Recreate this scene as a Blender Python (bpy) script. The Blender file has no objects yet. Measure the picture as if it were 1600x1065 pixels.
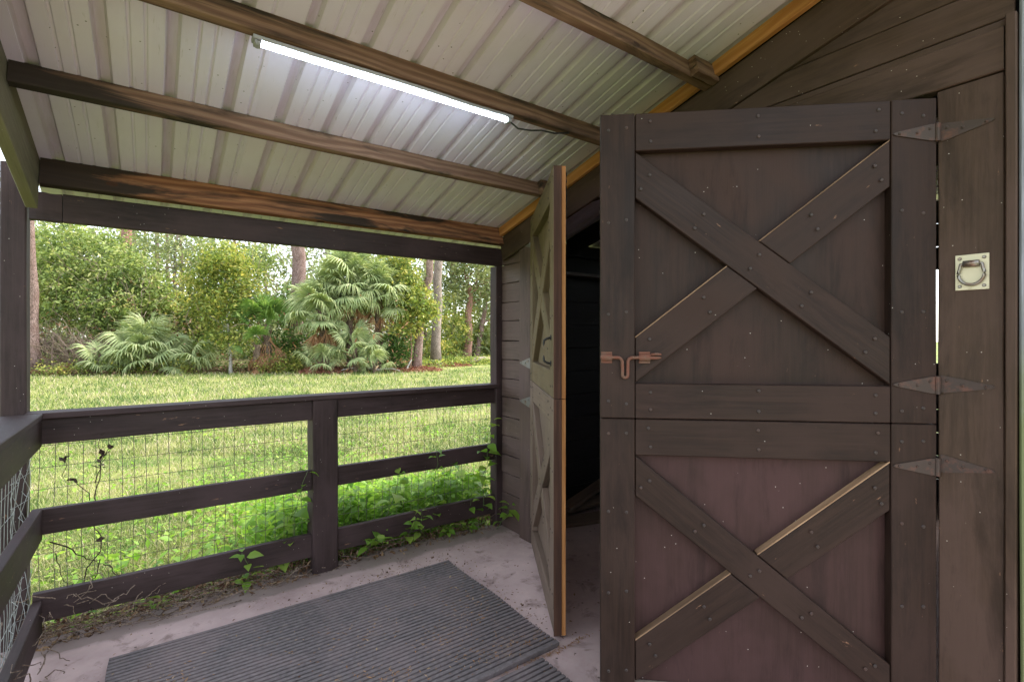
import bpy, bmesh, math, random
import numpy as np
from mathutils import Matrix, Vector

SC = bpy.context.scene
COL = SC.collection
R = math.radians

# ------------------------------------------------------------------ camera, sky, sun, exposure
YAW = R(35.7)
cam_d = bpy.data.cameras.new('camera')
cam_d.sensor_width = 36.0
cam_d.lens = 785 / 1600 * 36.0
cam_d.shift_y = -4.5 / 1600
cam_d.clip_start = 0.05
cam_d.clip_end = 600
cam = bpy.data.objects.new('camera', cam_d)
COL.objects.link(cam)
cam.location = (0, 0, 1.4)
cam.rotation_euler = (R(90), 0, -YAW)
SC.camera = cam

SUN_ELEV, SUN_AZ = R(56), R(100)          # azimuth measured from +Y towards +X
world = bpy.data.worlds.new('World')
SC.world = world
world.use_nodes = True
wn = world.node_tree.nodes
bg = wn['Background']
sky = wn.new('ShaderNodeTexSky')
sky.sky_type = 'NISHITA'
sky.sun_disc = False
sky.sun_elevation = SUN_ELEV
sky.sun_rotation = SUN_AZ
sky.air_density = 1.0
sky.dust_density = 1.2
sky.ozone_density = 1.0
hs = wn.new('ShaderNodeHueSaturation')      # a thin overcast whitens the sky
hs.inputs['Saturation'].default_value = 0.42
world.node_tree.links.new(sky.outputs[0], hs.inputs['Color'])
world.node_tree.links.new(hs.outputs[0], bg.inputs[0])
bg.inputs[1].default_value = 0.145

sun_d = bpy.data.lights.new('sun', 'SUN')
sun_d.energy = 1.5
sun_d.angle = R(24)
sun_d.color = (1.0, 0.95, 0.87)
sun = bpy.data.objects.new('sun', sun_d)
COL.objects.link(sun)
sd = Vector((math.sin(SUN_AZ) * math.cos(SUN_ELEV), math.cos(SUN_AZ) * math.cos(SUN_ELEV), math.sin(SUN_ELEV)))
sun.rotation_euler = sd.to_track_quat('Z', 'Y').to_euler()
sun.location = (0, 0, 20)

SC.view_settings.view_transform = 'Standard'
SC.view_settings.look = 'None'
SC.view_settings.gamma = 1.0
SC.view_settings.use_curve_mapping = False
SC.view_settings.exposure = 2.35
SC.render.engine = 'CYCLES'
SC.cycles.max_bounces = 10
SC.cycles.diffuse_bounces = 6
SC.cycles.transparent_max_bounces = 4
SC.cycles.use_denoising = True
SC.cycles.sample_clamp_indirect = 8.0

# ------------------------------------------------------------------ helpers: objects
WORLD_M = {}

def tag(o, label=None, cat=None, group=None, kind=None):
    if label: o['label'] = label
    if cat: o['category'] = cat
    if group: o['group'] = group
    if kind: o['kind'] = kind
    return o

def put(o, M, parent=None):
    """link o with world matrix M under parent"""
    COL.objects.link(o)
    if parent is not None:
        o.parent = parent
        o.matrix_basis = WORLD_M[parent.name].inverted() @ M
    else:
        o.matrix_basis = M
    WORLD_M[o.name] = M
    return o

def thing(name, label, cat, loc=(0, 0, 0), rz=0, group=None):
    o = bpy.data.objects.new(name, None)
    o.empty_display_size = 0.1
    put(o, Matrix.Translation(loc) @ Matrix.Rotation(rz, 4, 'Z'))
    return tag(o, label, cat, group)

def np_mesh(name, V, F, mat, tint=None, smooth=False):
    """V (n,3); F list of arrays each (m,k)"""
    if not isinstance(F, (list, tuple)): F = [F]
    F = [np.asarray(f, dtype=np.int32) for f in F if len(f)]
    me = bpy.data.meshes.new(name)
    V = np.asarray(V, dtype=np.float32)
    nl = sum(f.size for f in F); npoly = sum(len(f) for f in F)
    me.vertices.add(len(V)); me.vertices.foreach_set('co', V.ravel())
    me.loops.add(nl); me.polygons.add(npoly)
    me.loops.foreach_set('vertex_index', np.concatenate([f.ravel() for f in F]))
    tot = np.concatenate([np.full(len(f), f.shape[1], np.int32) for f in F])
    st = np.concatenate([[0], np.cumsum(tot)[:-1]]).astype(np.int32)
    me.polygons.foreach_set('loop_start', st)
    me.polygons.foreach_set('use_smooth', np.full(npoly, bool(smooth)))
    me.update(calc_edges=True)
    if tint is not None:
        a = me.attributes.new('tint', 'FLOAT', 'FACE')
        a.data.foreach_set('value', np.asarray(tint, dtype=np.float32))
    me.materials.append(mat)
    return me

def obj(name, me, parent=None, M=None, **kw):
    o = bpy.data.objects.new(name, me)
    put(o, M if M is not None else (WORLD_M[parent.name] if parent is not None and False else Matrix.Identity(4)), parent)
    return tag(o, **kw)

def bm_obj(name, bm, mat, parent=None, M=None, smooth=False, **kw):
    me = bpy.data.meshes.new(name)
    bm.normal_update()
    bm.to_mesh(me); bm.free()
    if smooth:
        for p in me.polygons: p.use_smooth = True
    me.materials.append(mat)
    return obj(name, me, parent, M, **kw)

RND = random.Random(7)

def plank_bm(L, w, t, bev=0.003, wob=0.0012, seg=5):
    """a board: local X along its length (0..L), Y width, Z thickness, both centred"""
    bm = bmesh.new()
    rings = []
    for i in range(seg + 1):
        x = L * i / seg
        dy, dz = RND.uniform(-wob, wob), RND.uniform(-wob, wob)
        e = RND.uniform(-wob, wob) * .6
        y, z = w / 2 + e, t / 2
        b = min(bev, t * .3, w * .3)
        pr = [(-y + b, -z), (y - b, -z), (y, -z + b), (y, z - b), (y - b, z), (-y + b, z), (-y, z - b), (-y, -z + b)]
        rings.append([bm.verts.new((x, a + dy, c + dz)) for a, c in pr])
    for i in range(seg):
        for k in range(8):
            bm.faces.new((rings[i][k], rings[i][(k + 1) % 8], rings[i + 1][(k + 1) % 8], rings[i + 1][k]))
    bm.faces.new(rings[0][::-1]); bm.faces.new(rings[-1])
    bmesh.ops.recalc_face_normals(bm, faces=bm.faces)
    return bm

def frame(o, u, v):
    """matrix: local X=u, local Y~v, Z=u x v"""
    u = Vector(u).normalized(); v = Vector(v); v = (v - u * v.dot(u)).normalized(); n = u.cross(v)
    M = Matrix(((u.x, v.x, n.x, o[0]), (u.y, v.y, n.y, o[1]), (u.z, v.z, n.z, o[2]), (0, 0, 0, 1)))
    return M

def plank(name, p0, p1, w, t, wdir, mat, parent=None, **kw):
    """board with centre line p0->p1, its width w along wdir"""
    p0 = Vector(p0); p1 = Vector(p1)
    o = dict(kw); bev = o.pop('bev', .003); wob = o.pop('wob', .0018)
    bm = plank_bm((p1 - p0).length, w, t, bev, wob)
    return bm_obj(name, bm, mat, parent, frame(p0, p1 - p0, wdir), **o)

def box(name, lo, hi, mat, parent=None, along=None, **kw):
    """axis-aligned board between corners, grain along its longest side"""
    lo = Vector(lo); hi = Vector(hi); d = hi - lo; c = (lo + hi) / 2
    ax = along if along is not None else max(range(3), key=lambda i: d[i])
    oth = [i for i in range(3) if i != ax]
    if d[oth[0]] < d[oth[1]]: oth.reverse()
    p0 = c.copy(); p1 = c.copy(); p0[ax] = lo[ax]; p1[ax] = hi[ax]
    wd = Vector((0, 0, 0)); wd[oth[0]] = 1
    return plank(name, p0, p1, d[oth[0]], d[oth[1]], wd, mat, parent, **kw)

def prism(name, pts, n0, n1, M, mat, parent=None, grain=None, bev=.0025, **kw):
    """polygon pts (s,z) in the plane of frame M (X=s, Y=normal, Z=z), from n0 to n1; local X follows the grain vector"""
    g = Vector((grain[0], 0, grain[1])).normalized() if grain else Vector((1, 0, 0))
    o = Vector((pts[0][0], 0, pts[0][1]))
    Lm = frame(o, g, Vector((0, 1, 0)))
    inv = Lm.inverted()
    bm = bmesh.new()
    a = [bm.verts.new(inv @ Vector((s, n0, z))) for s, z in pts]
    b = [bm.verts.new(inv @ Vector((s, n1, z))) for s, z in pts]
    n = len(pts)
    bm.faces.new(a); bm.faces.new(b[::-1])
    for i in range(n): bm.faces.new((a[i], a[(i + 1) % n], b[(i + 1) % n], b[i]))
    bmesh.ops.recalc_face_normals(bm, faces=bm.faces)
    if bev: bmesh.ops.bevel(bm, geom=list(bm.edges), offset=bev, segments=1, affect='EDGES')
    return bm_obj(name, bm, mat, parent, M @ Lm, **kw)

def tube_np(path, rad, n=6, cap=True):
    P = np.asarray(path, float); m = len(P)
    rad = np.full(m, rad) if np.isscalar(rad) else np.asarray(rad, float)
    T = np.gradient(P, axis=0); T /= np.linalg.norm(T, axis=1)[:, None] + 1e-9
    ref = np.array([0, 0, 1.]) if abs(T[:, 2]).mean() < .8 else np.array([1., 0, 0])
    A = np.cross(T, ref); A /= np.linalg.norm(A, axis=1)[:, None] + 1e-9
    B = np.cross(T, A)
    th = np.arange(n) * 2 * np.pi / n
    V = P[:, None, :] + rad[:, None, None] * (np.cos(th)[None, :, None] * A[:, None, :] + np.sin(th)[None, :, None] * B[:, None, :])
    V = V.reshape(-1, 3)
    i, k = np.meshgrid(np.arange(m - 1), np.arange(n), indexing='ij')
    a = i * n + k; b = i * n + (k + 1) % n
    F = np.stack([a, b, b + n, a + n], -1).reshape(-1, 4)
    caps = np.array([np.arange(n)[::-1], np.arange(n) + (m - 1) * n])
    return V, F, caps

class NP:
    """collects numpy pieces into one mesh"""
    def __init__(s): s.V = []; s.F = {}; s.n = 0; s.T = {}
    def add(s, V, F, tint=None):
        F = np.asarray(F)
        s.F.setdefault(F.shape[1], []).append(F + s.n)
        s.T.setdefault(F.shape[1], []).append(np.zeros(len(F)) + (tint if tint is not None else 0.5))
        s.V.append(V); s.n += len(V)
    def tube(s, path, rad, n=6, tint=None):
        V, F, C = tube_np(path, rad, n)
        s.F.setdefault(4, []).append(F + s.n); s.T.setdefault(4, []).append(np.zeros(len(F)) + (tint if tint is not None else .5))
        s.F.setdefault(n, []).append(C + s.n); s.T.setdefault(n, []).append(np.zeros(2) + (tint if tint is not None else .5))
        s.V.append(V); s.n += len(V)
    def mesh(s, name, mat, smooth=False):
        ks = sorted(s.F)
        return np_mesh(name, np.concatenate(s.V), [np.concatenate(s.F[k]) for k in ks], mat,
                       np.concatenate([np.concatenate([np.atleast_1d(t) for t in s.T[k]]) for k in ks]), smooth)

# ------------------------------------------------------------------ helpers: materials
class NT:
    def __init__(s, name):
        s.m = bpy.data.materials.new(name); s.m.use_nodes = True
        s.t = s.m.node_tree; s.n = s.t.nodes; s.b = s.n['Principled BSDF']; s.out = s.n['Material Output']
    def L(s, a, b): s.t.links.new(a, b)
    def new(s, t, **kw):
        n = s.n.new(t)
        for k, v in kw.items(): setattr(n, k, v)
        return n
    def sock(s, n, name, v):
        i = n.inputs[name]
        if isinstance(v, bpy.types.NodeSocket): s.L(v, i)
        else: i.default_value = v
    def coord(s, scale=(1, 1, 1), rand=True, kind='Object'):
        tc = s.new('ShaderNodeTexCoord'); v = tc.outputs[kind]
        if rand:
            oi = s.new('ShaderNodeObjectInfo')
            mu = s.new('ShaderNodeVectorMath', operation='MULTIPLY_ADD')
            co = s.new('ShaderNodeCombineXYZ')
            for i, k in enumerate((37.0, 91.0, 53.0)):
                mm = s.new('ShaderNodeMath', operation='MULTIPLY'); s.L(oi.outputs['Random'], mm.inputs[0]); mm.inputs[1].default_value = k
                s.L(mm.outputs[0], co.inputs[i])
            mu.operation = 'ADD'; s.L(v, mu.inputs[0]); s.L(co.outputs[0], mu.inputs[1]); v = mu.outputs[0]
        mp = s.new('ShaderNodeMapping'); s.L(v, mp.inputs['Vector']); mp.inputs['Scale'].default_value = scale
        return mp.outputs[0]
    def noise(s, vec, scale=5, detail=5, rough=.6, dist=0):
        n = s.new('ShaderNodeTexNoise'); s.L(vec, n.inputs['Vector'])
        n.inputs['Scale'].default_value = scale; n.inputs['Detail'].default_value = detail
        n.inputs['Roughness'].default_value = rough; n.inputs['Distortion'].default_value = dist
        return n.outputs['Fac']
    def ramp(s, f, pts, interp='LINEAR'):
        r = s.new('ShaderNodeValToRGB'); s.L(f, r.inputs[0]); e = r.color_ramp; e.interpolation = interp
        while len(e.elements) < len(pts): e.elements.new(.5)
        for el, (p, c) in zip(e.elements, pts):
            el.position = p; el.color = (*c, 1) if not np.isscalar(c) else (c, c, c, 1)
        return r.outputs[0]
    def mix(s, f, a, b, mode='MIX'):
        m = s.new('ShaderNodeMixRGB', blend_type=mode)
        for i, v in zip(('Fac', 'Color1', 'Color2'), (f, a, b)):
            if isinstance(v, bpy.types.NodeSocket): s.L(v, m.inputs[i])
            elif i == 'Fac': m.inputs[i].default_value = v
            else: m.inputs[i].default_value = (*v, 1)
        return m.outputs[0]
    def math(s, op, a, b=0.0):
        m = s.new('ShaderNodeMath', operation=op)
        for i, v in enumerate((a, b)):
            if isinstance(v, bpy.types.NodeSocket): s.L(v, m.inputs[i])
            else: m.inputs[i].default_value = v
        return m.outputs[0]
    def bump(s, h, strength=.3, dist=.002, prev=None):
        b = s.new('ShaderNodeBump'); s.L(h, b.inputs['Height'])
        b.inputs['Strength'].default_value = strength; b.inputs['Distance'].default_value = dist
        if prev is not None: s.L(prev, b.inputs['Normal'])
        return b.outputs[0]
    def done(s, color=None, rough=.6, normal=None, metal=0.0, spec=.5):
        if color is not None: s.sock(s.b, 'Base Color', color if isinstance(color, bpy.types.NodeSocket) else (*color, 1))
        s.sock(s.b, 'Roughness', rough)
        s.b.inputs['Metallic'].default_value = metal
        s.b.inputs['Specular IOR Level'].default_value = spec
        if normal is not None: s.L(normal, s.b.inputs['Normal'])
        return s.m

def specks(s, vec, scale, size, keep):
    """sparse little dots: 0/1 mask"""
    v = s.new('ShaderNodeTexVoronoi'); s.L(vec, v.inputs['Vector']); v.inputs['Scale'].default_value = scale
    near = s.math('LESS_THAN', v.outputs['Distance'], size)
    sep = s.new('ShaderNodeSeparateColor'); s.L(v.outputs['Color'], sep.inputs[0])
    return s.math('MULTIPLY', near, s.math('LESS_THAN', sep.outputs[0], keep))

def wood_paint(name, dark, light, tintc, wear=(.24, .13, .075), wear_at=.74, rough=.62, speck=.25, grain=1.0):
    s = NT(name)
    g = s.noise(s.coord((1.1, 26, 26)), 3.0, 7, .65, .4)
    blot = s.noise(s.coord((1, 1.6, 1.6)), 2.3, 5, .6)
    col = s.mix(s.ramp(g, [(.3, 0.), (.7, 1.)]), dark, light)
    col = s.mix(s.ramp(blot, [(.42, 0.), (.60, .85)]), col, tintc)
    smear = s.noise(s.coord((.9, 5, 5)), 2.0, 6, .7, .3)
    col = s.mix(s.ramp(smear, [(.52, 0.), (.68, .6)]), col, tuple(c * .45 for c in dark))
    # worn places show raw wood
    w1 = s.noise(s.coord((2.2, 9, 9)), 4.5, 8, .7)
    wmask = s.ramp(w1, [(wear_at, 0.), (wear_at + .03, .9)])
    col = s.mix(wmask, col, wear)
    sp = specks(s, s.coord((1, 1, 1)), 70, .11, speck * .09)
    col = s.mix(s.math('MULTIPLY', sp, .75), col, (.5, .46, .4))
    n = s.bump(g, .55 * grain, .0018)
    n = s.bump(s.noise(s.coord((1, 1, 1)), 60, 3), .12, .001, n)
    r = s.ramp(blot, [(.3, rough - .1), (.7, rough + .12)])
    return s.done(col, r, n, spec=.22)

def wood_raw(name, c1, c2, c3, stain=(.02, .014, .01), stain_at=.56, rough=.72, end=0):
    s = NT(name)
    v = s.coord((.8, 6.0, 6.0))
    w = s.new('ShaderNodeTexWave', wave_type='RINGS', rings_direction='X'); s.L(v, w.inputs['Vector'])
    w.inputs['Scale'].default_value = 1.7; w.inputs['Distortion'].default_value = 9.0; w.inputs['Detail'].default_value = 4; w.inputs['Detail Scale'].default_value = 1.1
    fine = s.noise(s.coord((1.2, 40, 40)), 3, 6, .7)
    col = s.mix(w.outputs['Fac'], c1, c2)
    col = s.mix(s.ramp(fine, [(.35, 0.), (.7, .8)]), col, c3)
    st = s.noise(s.coord((.8, 5, 5)), 1.9, 7, .62, .6)
    if end:                                     # rot and soot have blackened the outer end of the beam
        tc = s.new('ShaderNodeTexCoord'); sx = s.new('ShaderNodeSeparateXYZ'); s.L(tc.outputs['Object'], sx.inputs[0])
        st = s.math('ADD', st, s.math('MULTIPLY', s.math('SUBTRACT', .28, s.math('MINIMUM', s.math('MULTIPLY', sx.outputs[0], .28 / end), .28)), 1.0))
    col = s.mix(s.ramp(st, [(stain_at - .03, 0.), (stain_at + .07, .95)]), col, stain)
    kn = specks(s, s.coord((1, 2.2, 2.2)), 3.2, .09, .5)
    col = s.mix(kn, col, tuple(x * .3 for x in c1))
    n = s.bump(w.outputs['Fac'], .25, .0015)
    n = s.bump(fine, .35, .001, n)
    return s.done(col, rough, n, spec=.3)

def leafmat(name, ramp, trans=.35, rough=.55, spec=.25, patch=.5):
    """ramp: colours along the per-face tint; a share of the light passes through"""
    s = NT(name)
    at = s.new('ShaderNodeAttribute', attribute_name='tint')
    f = at.outputs['Fac']
    if patch:
        tc = s.new('ShaderNodeNewGeometry')
        nz = s.noise(tc.outputs['Position'], .9, 3, .6)
        f = s.math('ADD', f, s.math('MULTIPLY', s.math('SUBTRACT', nz, .5), patch * 2))
    col = s.ramp(f, ramp)
    s.sock(s.b, 'Base Color', col); s.b.inputs['Roughness'].default_value = rough; s.b.inputs['Specular IOR Level'].default_value = spec
    tr = s.new('ShaderNodeBsdfTranslucent'); s.L(s.mix(.5, col, s.mix(1.0, col, (1.5, 1.5, .6), 'MULTIPLY')), tr.inputs['Color'])
    mx = s.new('ShaderNodeMixShader'); mx.inputs[0].default_value = trans
    s.L(s.b.outputs[0], mx.inputs[1]); s.L(tr.outputs[0], mx.inputs[2]); s.L(mx.outputs[0], s.out.inputs['Surface'])
    return s.m

def metalmat(name, c, rust, at=.5, rough=.5, metal=.6):
    s = NT(name)
    n1 = s.noise(s.coord(), 28, 6, .65)
    col = s.mix(s.ramp(n1, [(at - .08, 0.), (at + .08, 1.)]), c, rust)
    return s.done(col, rough, s.bump(n1, .3, .001), metal)

M = {}
M['door'] = wood_paint('door_paint', (0.0140, 0.0069, 0.0043), (0.0302, 0.0156, 0.0098), (0.0345, 0.0192, 0.0137), wear_at=.675)
M['panel'] = wood_paint('door_panel_paint', (0.0187, 0.0094, 0.0058), (0.0290, 0.0149, 0.0094), (0.0383, 0.0201, 0.0145), wear_at=.70, grain=.8, speck=.4)
M['panel_low'] = wood_paint('door_panel_paint_low', (0.0288, 0.0139, 0.0110), (0.0438, 0.0208, 0.0176), (0.0565, 0.0277, 0.0253), wear_at=.69, grain=.8, speck=.7)
M['wall'] = wood_paint('wall_paint', (0.0433, 0.0260, 0.0153), (0.0722, 0.0436, 0.0279), (0.0805, 0.0502, 0.0372), wear_at=.675, speck=.8)
M['wall_pale'] = wood_paint('wall_paint_faded', (0.0663, 0.0426, 0.0341), (0.1126, 0.0748, 0.0613), (0.0993, 0.0662, 0.0587), wear_at=.74, speck=.4)
M['fence'] = wood_paint('fence_paint', (0.0228, 0.0134, 0.0122), (0.0471, 0.0294, 0.0268), (0.0571, 0.0358, 0.0352), wear_at=.66, speck=.8)
M['grey_paint'] = wood_paint('weathered_paint', (0.1087, 0.0753, 0.0556), (0.1932, 0.1361, 0.0994), (0.1691, 0.1204, 0.0910), wear_at=.69, speck=.5)
M['cream'] = wood_paint('door_cream_paint', (0.1084, 0.0778, 0.0428), (0.1668, 0.1237, 0.0714), (0.1418, 0.1025, 0.0571), wear_at=.68, speck=.4)
M['raw_edge'] = wood_paint('bare_edge_wood', (.22, .13, .07), (.40, .26, .15), (.16, .10, .06), wear_at=.9, speck=0)
M['kick'] = wood_paint('kick_rail_wood', (.16, .13, .10), (.30, .24, .19), (.2, .17, .14), wear_at=.7, speck=.6)
M['olive'] = wood_paint('algae_rafter', (.12, .105, .07), (.20, .175, .125), (.155, .14, .08), wear_at=.68, speck=.3)
M['purlin'] = wood_raw('old_purlin_wood', (.13, .065, .04), (.25, .15, .098), (.11, .063, .042), stain_at=.55)
M['purlin_end'] = wood_raw('stained_purlin_wood', (.13, .065, .04), (.25, .15, .098), (.11, .063, .042), stain_at=.55, end=.42)
M['eave'] = wood_raw('eave_purlin_wood', (.17, .065, .028), (.36, .17, .08), (.12, .05, .024), stain_at=.53, end=.42)
M['orange'] = wood_raw('fresh_pine', (.42, .17, .045), (.55, .26, .09), (.36, .15, .05), stain=(.2, .08, .03), stain_at=.75, rough=.6)
M['brownedge'] = wood_raw('brown_edge_wood', (.07, .032, .02), (.11, .05, .03), (.04, .02, .013), stain_at=.6)
M['weathered'] = None

def weathered_post_mat():
    s = NT('weathered_grey_post')
    g = s.noise(s.coord((1.1, 22, 22)), 3, 7, .65, .4)
    col = s.mix(s.ramp(g, [(.3, 0.), (.7, 1.)]), (.16, .17, .18), (.42, .45, .48))
    tc = s.new('ShaderNodeNewGeometry'); sep = s.new('ShaderNodeSeparateXYZ'); s.L(tc.outputs['Position'], sep.inputs[0])
    nz = s.noise(s.coord(), 6, 5)
    z = s.math('ADD', sep.outputs[2], s.math('MULTIPLY', nz, .5))
    col = s.mix(s.ramp(s.math('MULTIPLY', z, .5), [(.70, 1.), (.88, 0.)]), col, (.16, .19, .08))   # algae grows on the lower part
    return s.done(col, .75, s.bump(g, .5, .002))
M['weathered'] = weathered_post_mat()

def metal_roof_mat():
    s = NT('galvalume_roof')
    c = s.coord((1, 1, 1))
    dirt = s.noise(s.coord((2.2, 1.0, 1)), 2.0, 6, .6)
    col = s.mix(s.ramp(dirt, [(.35, 0.), (.72, 1.)]), (.74, .685, .82), (.66, .60, .71))
    xs_ = s.new('ShaderNodeTexCoord'); sx = s.new('ShaderNodeSeparateXYZ'); s.L(xs_.outputs['Object'], sx.inputs[0])
    u = s.math('PINGPONG', s.math('ADD', sx.outputs[0], 10.338), .1)                 # distance from the nearest rib
    rib_shade = s.math('MULTIPLY', s.ramp(s.math('MULTIPLY', u, 10.0), [(.13, 1.), (.30, 0.)]), s.ramp(s.noise(s.coord((14, 1.6, 1)), 2.2, 6, .65), [(.35, .15), (.65, .75)]))
    col = s.mix(rib_shade, col, (.53, .45, .48))                                            # rib shading painted into the colour as uneven darker bands, for contrast
    blot = s.noise(c, 1.4, 4)
    col = s.mix(s.ramp(blot, [(.45, 0.), (.7, .4)]), col, (.72, .60, .64))
    col = s.mix(s.math('MULTIPLY', specks(s, c, 42, .12, .10), .8), col, (.12, .10, .08))
    drip = s.noise(s.coord((30, 2.5, 1)), 3.0, 7, .7)
    col = s.mix(s.ramp(drip, [(.62, 0.), (.70, .4)]), col, (.30, .25, .21))
    return s.done(col, s.ramp(blot, [(.3, .42), (.7, .58)]), None, 0.0, .35)
M['roof'] = metal_roof_mat()

def concrete_mat():
    s = NT('porch_concrete')
    c = s.coord((1, 1, 1), rand=False)
    a = s.noise(c, 2.2, 8, .62); b = s.noise(c, 38, 5, .6); d = s.noise(c, 5.5, 7, .7, .5)
    col = s.mix(s.ramp(a, [(.35, 0.), (.68, 1.)]), (.38, .268, .25), (.62, .465, .43))
    col = s.mix(s.ramp(b, [(.4, 0.), (.75, .5)]), col, (.50, .40, .37))
    col = s.mix(s.ramp(d, [(.55, 0.), (.66, .7)]), col, (.18, .12, .10))
    sep = s.new('ShaderNodeSeparateXYZ'); s.L(c, sep.inputs[0])
    y = s.math('ADD', sep.outputs[1], s.math('MULTIPLY', s.math('SUBTRACT', d, .5), .12))
    rim = s.ramp(s.math('MULTIPLY', y, .25), [(.744, 0.), (.750, .75)])
    col = s.mix(rim, col, (.24, .19, .165))                      # silt and algae collect along the outer edge
    col = s.mix(s.math('MULTIPLY', specks(s, c, 60, .14, .10), .8), col, (.45, .38, .30))
    col = s.mix(s.math('MULTIPLY', specks(s, c, 34, .2, .08), .8), col, (.07, .045, .035))
    n = s.bump(b, .35, .003); n = s.bump(d, .4, .006, n)
    return s.done(col, s.ramp(a, [(.3, .6), (.7, .85)]), n, spec=.3)
M['concrete'] = concrete_mat()

def rubber_mat_mat():
    s = NT('mat_rubber')
    c = s.coord((1, 1, 1), rand=False)
    a = s.noise(c, 3.0, 8, .68, .4); b = s.noise(c, 45, 4)
    col = s.mix(s.ramp(b, [(.35, 0.), (.7, 1.)]), (.100, .084, .082), (.175, .150, .146))
    col = s.mix(s.ramp(a, [(.42, 0.), (.72, .7)]), col, (.26, .20, .19))
    d = s.noise(c, 9, 9, .75)
    col = s.mix(s.ramp(d, [(.60, 0.), (.68, .85)]), col, (.27, .19, .13))
    sep = s.new('ShaderNodeSeparateXYZ'); s.L(c, sep.inputs[0])
    return s.done(col, s.ramp(a, [(.3, .45), (.7, .75)]), s.bump(b, .3, .001), spec=.25)
M['rubber'] = rubber_mat_mat()
M['rust'] = metalmat('rusty_iron', (.13, .07, .044), (.14, .05, .028), .48, .75, .25)
M['hinge'] = metalmat('painted_hinge', (.045, .029, .021), (.10, .042, .026), .58, .7, .0)
M['hinge_grey'] = metalmat('grey_hinge', (.16, .15, .14), (.16, .09, .06), .62, .5, .5)
M['nail'] = metalmat('nail_iron', (.040, .029, .024), (.065, .034, .024), .58, .55, .2)
M['brass'] = metalmat('ring_plate_paint', (.55, .50, .34), (.38, .32, .20), .62, .45, .2)
M['steel'] = metalmat('ring_steel', (.24, .22, .19), (.20, .13, .09), .58, .35, .7)
M['black'] = metalmat('black_iron', (.018, .018, .018), (.04, .025, .02), .65, .5, .3)
M['wire'] = metalmat('fence_wire', (.10, .10, .075), (.10, .055, .03), .55, .6, .3)
M['wire_bright'] = metalmat('galvanised_wire', (.30, .31, .31), (.20, .20, .19), .6, .45, .5)
M['cable'] = metalmat('cable_black', (.02, .02, .02), (.03, .03, .03), .5, .5, 0)

def simple(name, c, rough=.6, metal=0, spec=.5):
    return NT(name).done(c, rough, None, metal, spec)
M['fixture'] = simple('fixture_grey', (.30, .30, .32), .4)
def emit():
    s = NT('led_glow')
    e = s.new('ShaderNodeEmission'); e.inputs[0].default_value = (.70, .86, 1.0, 1); e.inputs[1].default_value = 15.0
    s.L(e.outputs[0], s.out.inputs['Surface']); return s.m
M['led'] = emit()
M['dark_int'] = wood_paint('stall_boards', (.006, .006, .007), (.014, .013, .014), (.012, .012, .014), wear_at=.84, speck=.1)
M['ledge'] = wood_paint('ledge_board', (.06, .05, .045), (.10, .085, .075), (.08, .07, .06), wear_at=.8)
M['dark_metal'] = simple('stall_roof_dark', (.05, .048, .048), .6)

def bark(name, c1, c2, c3, scale=1.0):
    s = NT(name)
    v = s.coord((1, 1, .32))
    vo = s.new('ShaderNodeTexVoronoi', feature='DISTANCE_TO_EDGE'); s.L(v, vo.inputs['Vector']); vo.inputs['Scale'].default_value = 19 * scale
    nz = s.noise(s.coord((1, 1, .5)), 5, 6, .65)
    col = s.mix(s.ramp(nz, [(.35, 0.), (.65, 1.)]), c1, c2)
    col = s.mix(s.ramp(vo.outputs['Distance'], [(0., 1.), (.10, 0.)]), col, c3)
    return s.done(col, .85, s.bump(vo.outputs['Distance'], .8, .03), spec=.2)
M['pine_bark'] = bark('pine_bark', (.20, .125, .10), (.33, .23, .20), (.08, .05, .04))
M['red_bark'] = bark('red_pine_bark', (.26, .13, .09), (.38, .22, .17), (.12, .06, .045))
M['grey_bark'] = bark('grey_bark', (.21, .16, .13), (.35, .28, .235), (.10, .08, .065))
M['white_bark'] = bark('pale_bark', (.36, .33, .28), (.50, .47, .42), (.18, .16, .13))
M['twig'] = bark('dry_twig', (.20, .14, .10), (.34, .26, .20), (.12, .08, .06), 3)
M['vine_dark'] = bark('dead_vine_stem', (.05, .032, .024), (.10, .065, .05), (.03, .02, .015), 4)
M['palm_trunk'] = bark('palm_boots', (.13, .09, .06), (.24, .17, .12), (.06, .04, .03), .8)

G1, G2, G3, G4 = (.085, .125, .04), (.18, .245, .07), (.32, .385, .12), (.48, .47, .19)
M['leaf_mid'] = leafmat('leaf_mid', [(0., G1), (.35, G2), (.7, G3), (1., G4)])
M['leaf_yellow'] = leafmat('leaf_yellow_green', [(0., (0.090, 0.135, 0.031)), (.3, (0.181, 0.245, 0.049)), (.65, (0.347, 0.367, 0.086)), (1., (0.580, 0.477, 0.135))])
M['leaf_grey'] = leafmat('leaf_grey_green', [(0., (0.101, 0.136, 0.061)), (.4, (0.185, 0.232, 0.091)), (.75, (0.302, 0.335, 0.137)), (1., (0.470, 0.463, 0.213))])
M['leaf_dark'] = leafmat('leaf_dark', [(0., (0.037, 0.077, 0.020)), (.5, (0.083, 0.153, 0.033)), (1., (0.184, 0.272, 0.067))])
M['leaf_far'] = leafmat('leaf_far', [(0., (0.133, 0.176, 0.086)), (.4, (0.238, 0.278, 0.129)), (.8, (0.372, 0.395, 0.188)), (1., (0.505, 0.483, 0.288))])
M['frond'] = leafmat('palm_frond', [(0., (0.110, 0.159, 0.059)), (.35, (0.218, 0.285, 0.118)), (.7, (0.397, 0.457, 0.213)), (1., (0.620, 0.620, 0.320))], .28, .5, .3, patch=.15)
M['frond_bright'] = leafmat('young_frond', [(0., (.09, .17, .04)), (.5, (.19, .31, .075)), (1., (.34, .43, .14))], .35, .45, .3, patch=.15)
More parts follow.
